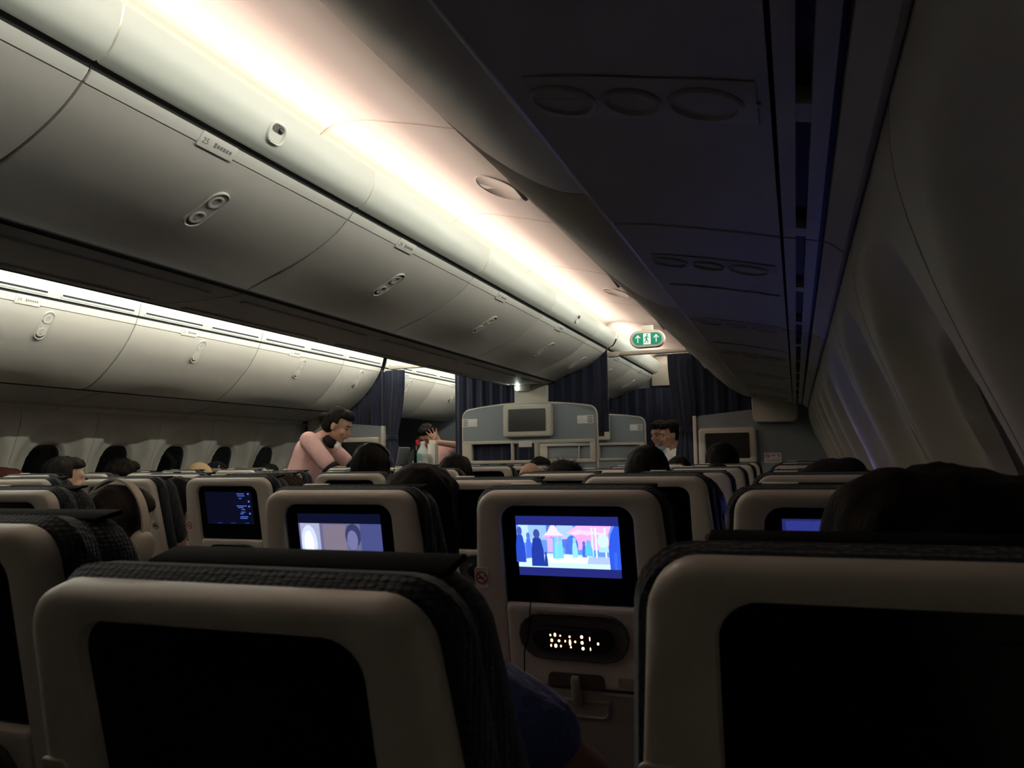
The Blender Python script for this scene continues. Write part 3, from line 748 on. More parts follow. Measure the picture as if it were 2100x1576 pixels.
    # cushions
    def cush(i, top, ht, hb, vb): return rring(ht-i, hb-i, top-i, vb+i, max(.012, .046-i*.5), .03)
    def flare(P):
        return [(u*(1+.09*sstep(0, -.22, v)*(1-sstep(-.22, -.66, v)*.9)), v) for u, v in P]
    b = bmesh.new(); t0 = .004
    loft(b, [(flare(cush(.02, t0, .186, .228, -.66)), .026), (flare(cush(.006, t0, .186, .228, -.66)), .030), (flare(cush(0, t0, .186, .228, -.66)), .046), (flare(cush(.006, t0, .186, .228, -.66)), .066), (flare(cush(.03, t0, .186, .228, -.66)), .078)], T)
    obj('back_cushion', b, M_fab, root)
    b = bmesh.new(); t1 = -.012
    def wing(P, k): return [(u, v+.0*k) for u, v in P]
    Q = lambda i: rring(.172-i, .205-i, t1-i, -.26+i, max(.01, .06-i*.5), .03)
    loft(b, [(Q(.03), .070), (Q(.008), .078), (Q(0), .098), (Q(.004), .122), (Q(.02), .140), (Q(.05), .148)], T); hr = obj('headrest', b, M_fab, root)
    b = bmesh.new(); R = lambda i: rring(.145-i, .148-i, .0055-i, .000+i, .002, .002)
    Tt = lambda u, w, v: T(u+.006, w, v-.0175)
    b2 = [(R(.0015), .094), (R(0), .097), (R(0), .130), (R(.0015), .133)]
    loft(b, b2, Tt); obj('headrest_cap', b, M_blk, hr)
    b = bmesh.new(); box(b, (0, 0, 0), (.062, .012, .0025), .001, M=Matrix.Translation(T(-.100, .092, -.004)) @ Matrix.Rotation(rec, 4, 'X')); obj('cover_tab', b, M_paper, hr)
    b = bmesh.new(); Q2 = lambda i: rring(.20-i, .215-i, -.27-i, -.66+i, .03, .03)
    loft(b, [(Q2(.02), .070), (Q2(0), .085), (Q2(.006), .12), (Q2(.03), .135)], T); obj('lumbar_cushion', b, M_fab2, root)
    # base
    yb = .66*sr
    boxo('seat_cushion', (0, yb+.30, .43), (.42, .46, .13), M_fab2, root, bev=.03)
    for sx in (-1, 1):
        boxo('armrest', (sx*.221, yb+.26, .62), (.026, .36, .045), M_grey, root, bev=.01)
        boxo('leg', (sx*.17, yb+.22, .19), (.04, .30, .37), M_grey, root, bev=.01)
    return root
def set_tree(o, **kw):
    for k, v in kw.items(): o[k] = v
UP = seat_template(math.radians(11), ZT); REC = seat_template(math.radians(14), 1.108)
COLX = [.070, -.405, -.89, C+.49, C, C-.49, C-1.45, C-1.935, C-2.41]
CN = ['window seat of the right block', 'middle seat of the right block', 'aisle seat of the right block', 'right seat of the centre block', 'middle seat of the centre block', 'left seat of the centre block', 'aisle seat of the left block', 'middle seat of the left block', 'window seat of the left block']
RN = ['nearest row', 'second row', 'third row', 'fourth row', 'fifth row', 'sixth row', 'seventh row']
ROWY = [.575]+[1.38+.80*k for k in range(6)]
def px(x, y, z):
    p = Vector((x, y, z-CH)); c = (rt.dot(p), dn.dot(p), fw.dot(p))
    return (CX+F*c[0]/c[2], CY+F*c[1]/c[2]) if c[2] > 0.05 else (-9999, 0)
SEATS = {}
first = {id(UP): True, id(REC): True}
for r, y in enumerate(ROWY):
    for c, x in enumerate(COLX):
        if px(x+.26, y+.1, 1.1)[0] < -10 or px(x-.26, y, 1.1)[0] > 2110: continue
        tpl = REC if (r, c) == (0, 1) else UP
        root = tpl if first[id(tpl)] else copy_tree(tpl); first[id(tpl)] = False
        rnd = random.Random(r*10+c)
        yy = {(0, 1): .455, (0, 0): .545}.get((r, c), y+(rnd.uniform(-.02, .02) if r > 1 else 0))
        root.location = (x, yy, rnd.uniform(-.008, .008) if r > 1 else {(0, 0): -.009, (0, 1): -.004}.get((r, c), 0))
        lab = 'navy airplane seat with cream back shell, %s, %s' % (RN[r], CN[c])
        if (r, c) == (1, 1): lab = 'cream-backed airplane seat playing a bright film with pink tents'
        if (r, c) == (0, 1): lab = 'reclined cream-backed airplane seat filling the lower left foreground'
        if (r, c) == (0, 0): lab = 'large cream-backed airplane seat at the lower right corner'
        set_tree(root, label=lab, category='seat', group='airplane seats')
        SEATS[(r, c)] = root
for rc in ((0, 0), (0, 1), (0, 2), (2, 1), (3, 2), (2, 4)):
    if rc in SEATS:
        for hr_ in SEATS[rc].children:
            if hr_.name.startswith('headrest'):
                for tb in list(hr_.children):
                    if tb.name.startswith('cover_tab'): bpy.data.objects.remove(tb)
def child(o, nm): return next(ch for ch in o.children if ch.name.split('.')[0] == nm)

# ---- pictures on the lit displays (flat colour shapes in the display plane)
def color_mat(name, strength):
    m = bpy.data.materials.new(name); m.use_nodes = True; nt = m.node_tree; b = nt.nodes['Principled BSDF']
    at = nt.nodes.new('ShaderNodeVertexColor'); at.layer_name = 'pic'
    b.inputs['Base Color'].default_value = (0.01, .01, .01, 1); b.inputs['Roughness'].default_value = .2
    nt.links.new(at.outputs['Color'], b.inputs['Emission Color']); b.inputs['Emission Strength'].default_value = strength; return m
def picture(root, shapes, strength, rec=math.radians(11), zt=ZT):
    mon = child(root, 'monitor'); disp = child(mon, 'display')
    cr_, sr = math.cos(rec), math.sin(rec)
    T = lambda u, w, v: Vector((u, w*cr_-v*sr, zt+w*sr+v*cr_))
    me = bpy.data.meshes.new('picture'); vs, fs, cols = [], [], []
    for i, (col, pts) in enumerate(shapes):
        base = len(vs)
        for u, v in pts: vs.append(T(-.098+.196*u, .0098-.00002*i, -.160+.114*v))
        fs.append(list(range(base, len(vs)))); cols += [col]*len(pts)
    me.from_pydata(vs, [], fs); at = me.color_attributes.new('pic', 'FLOAT_COLOR', 'POINT')
    for i, c in enumerate(cols): at.data[i].color = (*c, 1)
    me.materials.append(color_mat('display_picture', strength))
    o = link(bpy.data.objects.new('picture', me), mon)
    return o
Rc = lambda u0, v0, u1, v1: [(u0, v0), (u1, v0), (u1, v1), (u0, v1)]
def blob(u, v, ru, rv, n=14): return [(u+ru*math.cos(2*PI*i/n), v+rv*math.sin(2*PI*i/n)) for i in range(n)]
def figure(u, v, h, w): # simple cloaked figure standing at (u,v)
    return [(u-w*.55, v), (u+w*.55, v), (u+w*.5, v+h*.45), (u+w*.32, v+h*.74), (u+w*.12, v+h*.80), (u-w*.12, v+h*.80), (u-w*.34, v+h*.74), (u-w*.5, v+h*.45)]
bg = (.03, .05, .45)
film = [((.012, .016, .13), Rc(0, 0, 1, 1)), ((.10, .22, .80), Rc(0, .14, 1, .85)), ((.35, .55, 1.0), Rc(.02, .55, .22, .85)), ((.22, .40, .95), Rc(.12, .60, .30, .85)), ((.06, .14, .60), Rc(.30, .48, .55, .85)), ((.30, .45, .98), Rc(.40, .62, .56, .85)),
        ((.62, .30, .80), Rc(.55, .45, .90, .82)), ((.75, .36, .78), [(.50, .72), (.60, .85), (.93, .85), (.90, .72), (.70, .69)]), ((.85, .50, .85), [(.53, .72), (.58, .69), (.64, .72), (.70, .69), (.76, .72), (.82, .69), (.88, .73), (.60, .78)]),
        ((.95, .55, .80), [(.26, .66), (.48, .66), (.42, .74), (.385, .85), (.345, .85), (.31, .74)]), ((.72, .30, .68), [(.27, .63), (.295, .66), (.32, .63), (.345, .66), (.37, .63), (.395, .66), (.42, .63), (.445, .66), (.47, .63), (.475, .68), (.265, .68)]),
        ((.50, .32, .80), Rc(.30, .40, .45, .64)), ((.05, .13, .62), blob(.545, .52, .06, .17)), ((.45, .65, 1.0), [(.0, .14), (.90, .14), (.90, .28), (.70, .36), (.30, .38), (.15, .30), (0, .25)]), ((.60, .80, 1.0), [(.30, .22), (.68, .22), (.70, .32), (.45, .36), (.30, .34)]),
        ((.32, .40, .85), [(.68, .22), (.90, .22), (.90, .34), (.70, .34)]), ((.45, .68, 1.0), Rc(.735, .35, .75, .82)), ((.55, .76, 1.0), Rc(.77, .33, .785, .82)), ((.5, .7, 1.0), Rc(.86, .33, .875, .82)), ((.45, .60, .95), blob(.845, .60, .055, .12)), ((.30, .55, 1.0), Rc(.80, .42, .90, .50))]
for (u, v, h, w, col) in ((.37, .30, .36, .035, (.10, .38, .85)), (.39, .29, .38, .04, (.16, .52, .92)), (.43, .30, .37, .05, (.13, .50, .88)), (.57, .32, .33, .05, (.22, .55, .85)), (.66, .33, .26, .04, (.04, .12, .5)), (.705, .35, .26, .07, (.08, .40, .75)), (.50, .38, .24, .04, (.05, .12, .55)), (.115, .30, .42, .06, (.05, .12, .62)), (.20, .16, .62, .12, (.012, .030, .26)), (.28, .16, .24, .03, (.015, .03, .25)), (.03, .22, .60, .09, (.015, .05, .40))):
    film.append((col, figure(u, v, h, w))); film.append((tuple(c*.8+.03 for c in col), blob(u, v+h*.88, w*.22+.006, h*.11+.01)))
film += [((.02, .07, .55), [(.90, .14), (1.0, .14), (1.0, .85), (.96, .85), (.92, .72), (.895, .5)]), ((.012, .016, .13), Rc(0, 0, 1, .14)), ((.012, .016, .13), Rc(0, .85, 1, 1.0)), ((.03, .10, .60), Rc(.94, .14, .97, .42))]
picture(SEATS[(1, 1)], film, .85)
drama = [((.003, .004, .018), Rc(0, 0, 1, 1)), ((.10, .10, .20), Rc(0, .1, 1, .82)), ((.30, .32, .48), Rc(.02, .1, .26, .82)), ((.50, .56, .80), blob(.12, .45, .10, .34)), ((.75, .80, 1.0), blob(.115, .42, .06, .26)), ((.16, .13, .18), Rc(.30, .1, .58, .80)), ((.03, .035, .10), blob(.66, .60, .095, .22)), ((.13, .13, .28), blob(.65, .52, .065, .18)), ((.05, .06, .18), Rc(.75, .1, 1, .82)), ((.02, .025, .07), [(.5, .1), (.82, .1), (.74, .32), (.56, .32)]), ((.003, .004, .018), Rc(0, .82, 1, 1)), ((.003, .004, .018), Rc(0, 0, 1, .1))]
picture(SEATS[(1, 2)], drama, .75)
mapp = [((.0015, .002, .008), Rc(0, 0, 1, 1))]
rr = random.Random(3)
for v in (.92, .86, .78, .55, .50, .44, .36, .31, .22, .17): mapp.append(((.05, .10, .42), Rc(.66+rr.random()*.1, v, .78+rr.random()*.12, v+.025)))
for v in (.93, .70, .55, .33): mapp.append(((.08, .15, .55), blob(.93, v, .018, .03, 8)))
for u in (.22, .50, .80): mapp.append(((.01, .02, .12), Rc(u, .02, u+.10, .05)))
picture(SEATS[(2, 3)], mapp, .8)
menu = [((.02, .03, .22), Rc(0, 0, 1, 1)), ((.06, .08, .45), Rc(.05, .1, .95, .9)), ((.2, .25, .8), Rc(.1, .6, .5, .85)), ((.1, .12, .5), Rc(.55, .3, .9, .8))]
picture(SEATS[(1, 0)], [((.012, .015, .09), Rc(0, 0, 1, 1)), ((.02, .025, .16), Rc(.03, .2, .97, .97))], .8)
for rc in ((3, 0), (3, 1), (4, 0)):
    if rc in SEATS: picture(SEATS[rc], menu, {(3, 0): 6.0, (3, 1): 2.0}.get(rc, 2.5))  # mostly hidden displays, glow boosted to throw blue onto the rail above
for rc in ((3, 4), (3, 5)):
    if rc in SEATS: picture(SEATS[rc], menu, .25)
# glowing orange keys of the handset on the film seat
cr_, sr = math.cos(math.radians(11)), math.sin(math.radians(11))
T = lambda u, w, v: Vector((u, w*cr_-v*sr, ZT+w*sr+v*cr_))
b = bmesh.new()
for u, v, ru, rv in ((-.040, .009, .0014, .002), (-.031, .010, .002, .0036), (-.021, .009, .0013, .0015), (-.038, -.001, .0022, .003), (-.024, -.001, .002, .0024), (-.040, -.011, .0013, .0024), (-.031, -.011, .0025, .0036), (-.021, -.011, .0013, .002),
                     (-.012, -.001, .0012, .002), (-.003, .008, .0017, .002), (-.003, -.003, .0017, .006), (.007, -.001, .0016, .002), (-.002, -.012, .0013, .0016), (.020, .009, .0025, .003), (.020, -.002, .0025, .003), (.021, -.013, .0025, .0028), (.035, .006, .0008, .004), (.035, -.013, .0008, .003), (.050, -.002, .0018, .0025)):
    loft(b, [(stad(max(ru, rv*1.0), rv, -.275+v, u, 5) if ru >= rv else [(u+ru*math.cos(a), -.275+v+rv*math.sin(a)) for a in [2*PI*i/10 for i in range(10)]], -.0095)], T, True, False) if False else b.faces.new([b.verts.new(T(u+ru*math.cos(a), -.0114, -.275+v+rv*math.sin(a))) for a in [2*PI*i/10 for i in range(10)]])
obj('lit_keys', b, M_led, child(SEATS[(1, 1)], 'handset'), smooth=False)
# earphone cable hanging on the film seat
b = bmesh.new(); pts = [(-.075, -.006, -.205), (-.078, -.010, -.23), (-.082, -.011, -.27), (-.094, -.010, -.30), (-.098, -.008, -.34), (-.1, -.006, -.40)]
for p, q in zip(pts, pts[1:]): capsule(b, T(*p), T(*q), .0012, .0012, 6, 2)
for v in b.verts: v.co += Vector(SEATS[(1, 1)].location)
tag(obj('earphone_cable', b, M_blk), 'thin black earphone cable hanging below the lit film screen', 'cable')

# ------------------------------------------------------------------ people
def RX(a): return Matrix.Rotation(a, 3, 'X')
def head_geo(b, M, o):
    # head, face and neck in a frame facing +y; M 3x3, o origin (head centre)
    P = lambda x, y, z: Vector(o)+M @ Vector((x, y, z))
    ellip(b, P(0, -.008, .022), (.074, .092, .098), M); ellip(b, P(0, .026, -.036), (.060, .068, .082), M)
    ellip(b, P(0, .058, -.098), (.032, .030, .022), M); ellip(b, P(0, .072, .022), (.050, .022, .030), M)
    for sx in (-1, 1):
        ellip(b, P(sx*.036, .066, -.035), (.024, .022, .022), M); ellip(b, P(sx*.077, -.004, -.018), (.010, .020, .032), M)
    capsule(b, P(0, .090, .006), P(0, .108, -.036), .008, .013, 10); capsule(b, P(-.012, .086, -.066), P(.012, .086, -.066), .010, .010, 8)
def face_parts(parent, M, o):
    P = lambda x, y, z: Vector(o)+M @ Vector((x, y, z))
    for sx in (-1, 1):
        b = bmesh.new(); ellip(b, P(sx*.032, .0885, -.004), (.013, .004, .005), M, 12, 8); obj('eye', b, M_eye, parent)
        b = bmesh.new(); capsule(b, P(sx*.016, .0955, .020), P(sx*.050, .083, .022), .0035, .0025, 6, 2); obj('eyebrow', b, H_black, parent)
    b = bmesh.new(); ellip(b, P(0, .0955, -.066), (.021, .004, .007), M, 14, 8); obj('lips', b, M_lip, parent)
def hair_mesh(style, seed):
    rnd = random.Random(seed); b = bmesh.new()
    if style == 'bald':
        ellip(b, (0, -.035, -.015), (.083, .075, .055)); vox = .006
    else:
        ellip(b, (0, -.018, .026), (.089, .102, .106)); ellip(b, (0, -.045, -.025), (.082, .072, .075)); vox = .007
        ellip(b, (0, .035, .075), (.068, .062, .050))
    if style == 'long':
        capsule(b, (-.03, -.05, -.02), (-.035, -.055, -.22), .070, .062); capsule(b, (.03, -.05, -.02), (.035, -.055, -.22), .070, .062)
        ellip(b, (-.078, -.01, -.06), (.026, .05, .10)); ellip(b, (.078, -.01, -.06), (.026, .05, .10))
    if style == 'bob':
        ellip(b, (0, -.03, -.03), (.096, .088, .105)); 
    if style == 'bun':
        ellip(b, (0, -.125, .0), (.045, .042, .045)); 
    if style == 'tousled':
        ellip(b, (-.045, -.03, .055), (.062, .075, .072)); ellip(b, (.05, -.025, .05), (.066, .08, .070)); ellip(b, (0, -.04, -.03), (.10, .085, .09)); ellip(b, (-.07, -.02, -.05), (.05, .06, .07))
    if style == 'fluffy':
        for k in range(14):
            a, e = rnd.uniform(0, 2*PI), rnd.uniform(.1, 1.2)
            ellip(b, (.07*math.cos(a)*math.cos(e), -.02+.075*math.sin(a)*math.cos(e)-.01, .04+.07*math.sin(e)), (.04, .04, .04), None, 10, 8)
    me = remesh(b, vox, 3)
    for v in me.vertices:
        c = v.co.copy(); nz = noise.noise(Vector((c.x*45, c.y*45, c.z*14))+Vector((seed, 0, 0)))
        v.co += v.normal*(nz*(.006 if style != 'fluffy' else .010))
    # free the face: pull the front below the hairline inside the head
    for v in me.vertices:
        c = v.co
        k = sstep(.018, .045, c.y)*sstep(.070, .045, c.z)
        if style not in ('long', 'bob', 'bald'): k = max(k, sstep(-.040, -.015, c.y)*sstep(.016, -.006, c.z))
        if k > 0 and not (style == 'long' and abs(c.x) > .07): v.co = c.lerp(Vector((c.x*.6, .0, c.z*.75)), k)
    vs = [v.co.copy() for v in me.vertices]; nr = [v.normal.copy() for v in me.vertices]; fs = [list(p.vertices) for p in me.polygons]
    n0 = len(vs); nst = {'spiky': 1500, 'fluffy': 1800, 'bald': 120}.get(style, 700)
    for k in range(nst):
        i = rnd.randrange(n0); p, nn = vs[i], nr[i]
        if p.y > .03 and p.z < .06: continue
        if style == 'spiky': d = (nn*.8+Vector((rnd.uniform(-.6, .6), rnd.uniform(-.6, .6), rnd.uniform(-.2, .5)))); L = rnd.uniform(.018, .042)
        elif style == 'fluffy': d = (nn*.7+Vector((rnd.uniform(-.8, .8), rnd.uniform(-.8, .8), rnd.uniform(-.6, .4)))); L = rnd.uniform(.015, .032)
        else: d = (nn*.16+Vector((rnd.uniform(-.2, .2), -.25+rnd.uniform(-.2, .2), -1.0 if p.z < .09 else -.25))); L = rnd.uniform(.03, .07)
        d.normalize(); side = d.cross(nn if abs(d.dot(nn)) < .95 else Vector((1, 0, 0)))
        if side.length < 1e-4: continue
        side = side.normalized()*(.0004 if style == 'tousled' else .0005); q = p.copy(); dd = d.copy(); base = len(vs)
        for j in range(4):
            w = side*(1-j/3.2); vs += [q-w, q+w]
            q = q+dd*L/3; dd = (dd+Vector((0, 0, -.22))+nn*.02).normalized()
        for j in range(3): fs.append([base+2*j, base+2*j+1, base+2*j+3, base+2*j+2])
    bpy.data.meshes.remove(me); m2 = bpy.data.meshes.new('hair'); m2.from_pydata(vs, [], fs); m2.polygons.foreach_set('use_smooth', [True]*len(m2.polygons)); return m2
def sitting_body(mt):
    b = bmesh.new(); I = Matrix.Identity(3); head_geo(b, I, (0, 0, 0))
    capsule(b, (0, -.012, -.06), (0, .012, -.19), .052, .056)
    capsule(b, (-.11, .02, -.205), (.11, .02, -.205), .055, .055); capsule(b, (0, .045, -.27), (0, .13, -.55), .105, .115)
    for sx in (-1, 1):
        capsule(b, (sx*.165, .03, -.215), (sx*.195, .10, -.44), .048, .040); capsule(b, (sx*.195, .10, -.44), (sx*.10, .33, -.50), .038, .026); ellip(b, (sx*.075, .375, -.50), (.035, .05, .018))
        capsule(b, (sx*.09, .15, -.60), (sx*.10, .55, -.57), .080, .058)
    me = remesh(b, .009, 4); me.materials.append(mt); me.polygons.foreach_set('use_smooth', [True]*len(me.polygons)); return me
def sitting_shirt():
    b = bmesh.new()
    capsule(b, (-.115, .02, -.208), (.115, .02, -.208), .064, .064); capsule(b, (0, .045, -.27), (0, .13, -.56), .118, .130)
    for sx in (-1, 1): capsule(b, (sx*.165, .03, -.215), (sx*.187, .08, -.36), .060, .054)
    me = remesh(b, .011, 4); me.polygons.foreach_set('use_smooth', [True]*len(me.polygons)); return me
def sitting_trousers():
    b = bmesh.new()
    for sx in (-1, 1): capsule(b, (sx*.09, .14, -.60), (sx*.10, .50, -.57), .092, .070)
    me = remesh(b, .011, 4); me.polygons.foreach_set('use_smooth', [True]*len(me.polygons)); return me
BODY = {'a': sitting_body(M_skin)}; SHIRT = sitting_shirt(); TROU = sitting_trousers()
HAIR = {k: hair_mesh(k, i+1) for i, k in enumerate(('short', 'bob', 'long', 'spiky', 'fluffy', 'bald', 'bun', 'tousled'))}
def inst(name, me, mt, parent, mtx=None):
    o = link(bpy.data.objects.new(name, me), parent)
    if not me.materials: me.materials.append(mt)
    if me.materials[0] != mt:
        o.material_slots[0].link = 'OBJECT'; o.material_slots[0].material = mt
    if mtx is not None: o.matrix_local = mtx
    return o
def passenger(x, y, ztop, label, style, hm, cloth, yaw=0, tilt=0, sc=1.0, hsc=(1, 1, 1), pitch=0):
    t = thing('passenger', label, 'person', (x, y, ztop-.132*sc*hsc[2]), yaw, 'seated passengers')
    t.scale = (sc, sc, sc); t.rotation_euler = (pitch, tilt, yaw)
    inst('body', BODY['a'], M_skin, t); inst('shirt', SHIRT, cloth, t); inst('trousers', TROU, M_navyc, t)
    inst('hair', HAIR[style], hm, t, Matrix.Diagonal((*hsc, 1)))
    return t
passenger(-4.253, 3.23, 1.192, 'passenger with auburn hair at the far left edge of the frame', 'bob', H_red, M_greyc)
passenger(-3.796, 3.23, 1.249, 'passenger with short dark hair before the first left window', 'short', H_black, M_blackc, yaw=-.5)
passenger(-4.204, 4.03, 1.227, 'passenger with fluffy dark hair before the second left window', 'fluffy', H_black, M_greyc)
p4 = passenger(-4.292, 4.83, 1.195, 'passenger wearing a beige cap near the left windows', 'short', H_black, M_greyc)
p5 = passenger(-4.795, 5.60, 1.205, 'passenger in a black cap beside the fourth left window', 'short', H_black, M_blackc)
passenger(-2.276, 2.43, 1.150, 'dark haired passenger in the third row, middle of the centre block', 'short', H_black, M_blackc, tilt=.1)
passenger(-1.796, 2.43, 1.160, 'passenger with spiky brown hair in the third row of the centre block', 'spiky', H_brown, M_greyc, tilt=.15)
p8 = passenger(-1.868, 3.23, 1.281, 'passenger with black hair and a grey headband beside the leaning attendant', 'bob', H_black, M_blackc)
passenger(-.820, 1.63, 1.192, 'passenger with long black hair leaning into the gap beside the film screen', 'long', H_black, M_blackc, tilt=.16)
passenger(-1.798, 4.03, 1.224, 'black haired passenger in front of the bottles on the trolley', 'bob', H_black, M_blackc, hsc=(1.12, 1, 1))
passenger(-1.805, 4.83, 1.160, 'passenger with thin dark hair beside the white haired passenger', 'short', H_black, M_greyc, hsc=(.9, .9, .98))
passenger(-1.640, 4.85, 1.164, 'balding white haired passenger leaning toward the right aisle', 'bald', H_white, M_greyc, tilt=.15, hsc=(1, 1, .9))
passenger(-1.816, 5.63, 1.208, 'dark haired passenger just below the centre bulkhead opening', 'short', H_black, M_blackc)
passenger(-.933, 3.23, 1.190, 'dark haired passenger in the fourth row, aisle seat of the right block', 'spiky', H_black, M_blackc)
passenger(-.575, 3.23, 1.245, 'tall dark haired passenger below the exit sign', 'short', H_black, M_blackc, tilt=-.06, sc=1.03)
passenger(-.785, 5.63, 1.196, 'dark haired passenger below the two aisle attendants', 'short', H_black, M_blackc)
passenger(-.417, 4.83, 1.274, 'passenger with full black hair in front of the right bulkhead monitor', 'bob', H_black, M_blackc, hsc=(1.12, 1.05, 1))
passenger(-.375, 4.03, 1.158, 'low seated dark haired passenger, fifth row of the right block', 'short', H_black, M_blackc)
passenger(-.290, 2.43, 1.142, 'brown haired passenger low behind the third row seat', 'short', H_brown, M_blackc)
p19 = passenger(.088, 2.43, 1.185, 'passenger wearing a black hood by the right window', 'bob', H_black, M_blackc)
passenger(.128, .845, 1.190, 'passenger with tousled dark brown hair in the right foreground', 'tousled', hairmat('hair_dark_brown', (0.016, 0.011, 0.008)), M_blackc, hsc=(1.06, 1.05, 1))
p22 = passenger(-1.760, 1.66, 1.145, 'long haired passenger wearing large cream headphones', 'long', hairmat('hair_deep_brown', (0.020, 0.013, 0.009)), M_greyc, tilt=.18)
passenger(-4.277, 5.63, 1.187, 'dark haired passenger beside the fifth left window', 'short', H_black, M_blackc)
passenger(-4.80, 4.03, 1.240, 'dark haired passenger half hidden against the first left window', 'spiky', H_black, M_blackc)
# hats, headband, headphones, hood
def cap_on(p, mt, nm, label, flip=1):
    t = thing(nm, label, 'hat', tuple(p.location+Vector((0, 0, .02))), 0)
    b = bmesh.new(); rows = []
    for k in range(9):
        a = PI/2*k/8; rows.append([b.verts.new((.098*math.cos(a)*math.cos(q), -.012+.112*math.cos(a)*math.sin(q), .010+.108*math.sin(a))) for q in [2*PI*i/28 for i in range(28)]] if k < 8 else [b.verts.new((0, -.012, .118))])
    low = [b.verts.new(v.co+Vector((0, 0, -.012))) for v in rows[0]]
    bridge(b, [low]+rows); obj('crown', b, mt, t)
    b = bmesh.new(); ellip(b, (0, .125*flip, .012), (.075, .075, .010)); obj('brim', b, mt, t)
    b = bmesh.new(); ellip(b, (0, -.012, .120), (.008, .008, .004)); obj('button', b, mt, t)
    return t
cap_on(p4, M_beige, 'baseball_cap', 'beige cap worn by a passenger near the left windows', 1)
t5 = cap_on(p5, M_blackc, 'baseball_cap', 'black cap with a white strap near the fourth left window', 1)
b = bmesh.new(); capsule(b, (.075, -.085, .02), (.088, -.075, .075), .007, .007); obj('strap', b, M_white, t5)
def arc_band(rx, rz, ry, wid, th, a0=0, a1=PI, n=24, M=None):
    b = bmesh.new(); rows = []
    for i in range(n+1):
        a = a0+(a1-a0)*i/n; row = []
        for dy, dr in ((-wid, 0), (-wid, th), (wid, th), (wid, 0)):
            row.append(b.verts.new(((rx+dr)*math.cos(a), ry+dy, (rz+dr)*math.sin(a))))
        rows.append(row)
    bridge(b, rows); b.faces.new(rows[0]); b.faces.new(rows[-1]); return b
o = tag(obj('headband', arc_band(.099, .132, -.01, .009, .004, -.3, PI+.3), M_band), 'grey headband on the black haired passenger', 'headband'); o.location = p8.location; o.rotation_euler = (0.12, .0, .5)
t = thing('headphones', 'large cream over-ear headphones on the long haired passenger', 'headphones', tuple(p22.location)); t.rotation_euler = (0, .18, 0)
obj('band', arc_band(.112, .142, -.01, .012, .006, .1, PI-.1), M_phone, t)
for sx in (-1, 1):
    b = bmesh.new(); rows = []
    for r_, xx in ((.001, .128), (.030, .128), (.040, .122), (.044, .112), (.044, .098), (.038, .090)):
        rows.append([b.verts.new((sx*xx, -.01+r_*.85*math.cos(a), -.02+r_*1.1*math.sin(a))) for a in [2*PI*i/28 for i in range(28)]])
    bridge(b, rows); b.faces.new(rows[-1]); cup = obj('ear_cup', b, M_phone, t)
    b = bmesh.new(); ellip(b, (sx*.094, -.01, -.02), (.012, .034, .046)); obj('cushion', b, M_band, cup)
b = bmesh.new(); ellip(b, (0, -.025, .01), (.108, .115, .122)); ellip(b, (.05, -.02, .085), (.05, .05, .05)); capsule(b, (0, -.05, -.06), (0, -.02, -.22), .09, .12)
me = remesh(b, .010, 3); 
for v in me.vertices:
    k = sstep(.03, .06, v.co.y); v.co = v.co.lerp(Vector((v.co.x*.75, -.01, v.co.z*.8)), k*.85)
h_ = tag(obj('hood', me, M_blackc), 'black hood of the passenger by the right window', 'hood'); h_.location = p19.location

# slouched passenger in the near middle seat: only a blue sleeve and bent elbow show beside the seat
t = thing('passenger', 'slouched passenger with a blue short sleeve and bare elbow beside the near seat', 'person', (-.41, .80, .550))
b = bmesh.new(); hd = Vector((-.10, .05, .39)); head_geo(b, Matrix.Rotation(.3, 3, 'X'), hd)
capsule(b, hd+Vector((0, -.01, -.05)), (-.03, .07, .24), .05, .055); capsule(b, (-.14, .05, .30), (.07, .02, .36), .055, .055); capsule(b, (-.03, .09, .22), (-.03, .15, .04), .085, .095)
capsule(b, (.085, .005, .375), (.168, .03, .30), .050, .046); capsule(b, (.168, .03, .30), (.205, .045, .12), .050, .040); capsule(b, (.205, .045, .12), (.09, .25, .10), .040, .028); ellip(b, (.05, .29, .10), (.045, .04, .02))
capsule(b, (-.17, .05, .28), (-.20, .14, .07), .046, .04); capsule(b, (-.20, .14, .07), (-.08, .32, .05), .038, .028)
for sx in (-1, 1): capsule(b, (sx*.09, .14, 0), (sx*.10, .52, .05), .08, .06)
me = remesh(b, .008, 4); obj('body', me, M_skind, t)
b = bmesh.new(); capsule(b, (-.14, .05, .30), (.07, .02, .36), .066, .066); capsule(b, (-.03, .09, .22), (-.03, .15, .04), .10, .11); capsule(b, (.07, .0, .385), (.128, .018, .352), .060, .057); ellip(b, (.150, .010, .305), (.022, .02, .022))
capsule(b, (-.17, .05, .28), (-.185, .10, .18), .058, .055); obj('shirt', remesh(b, .008, 3), M_bluec, t)
inst('hair', HAIR['short'], H_black, t, Matrix.Translation(hd) @ Matrix.Rotation(.3, 4, 'X'))

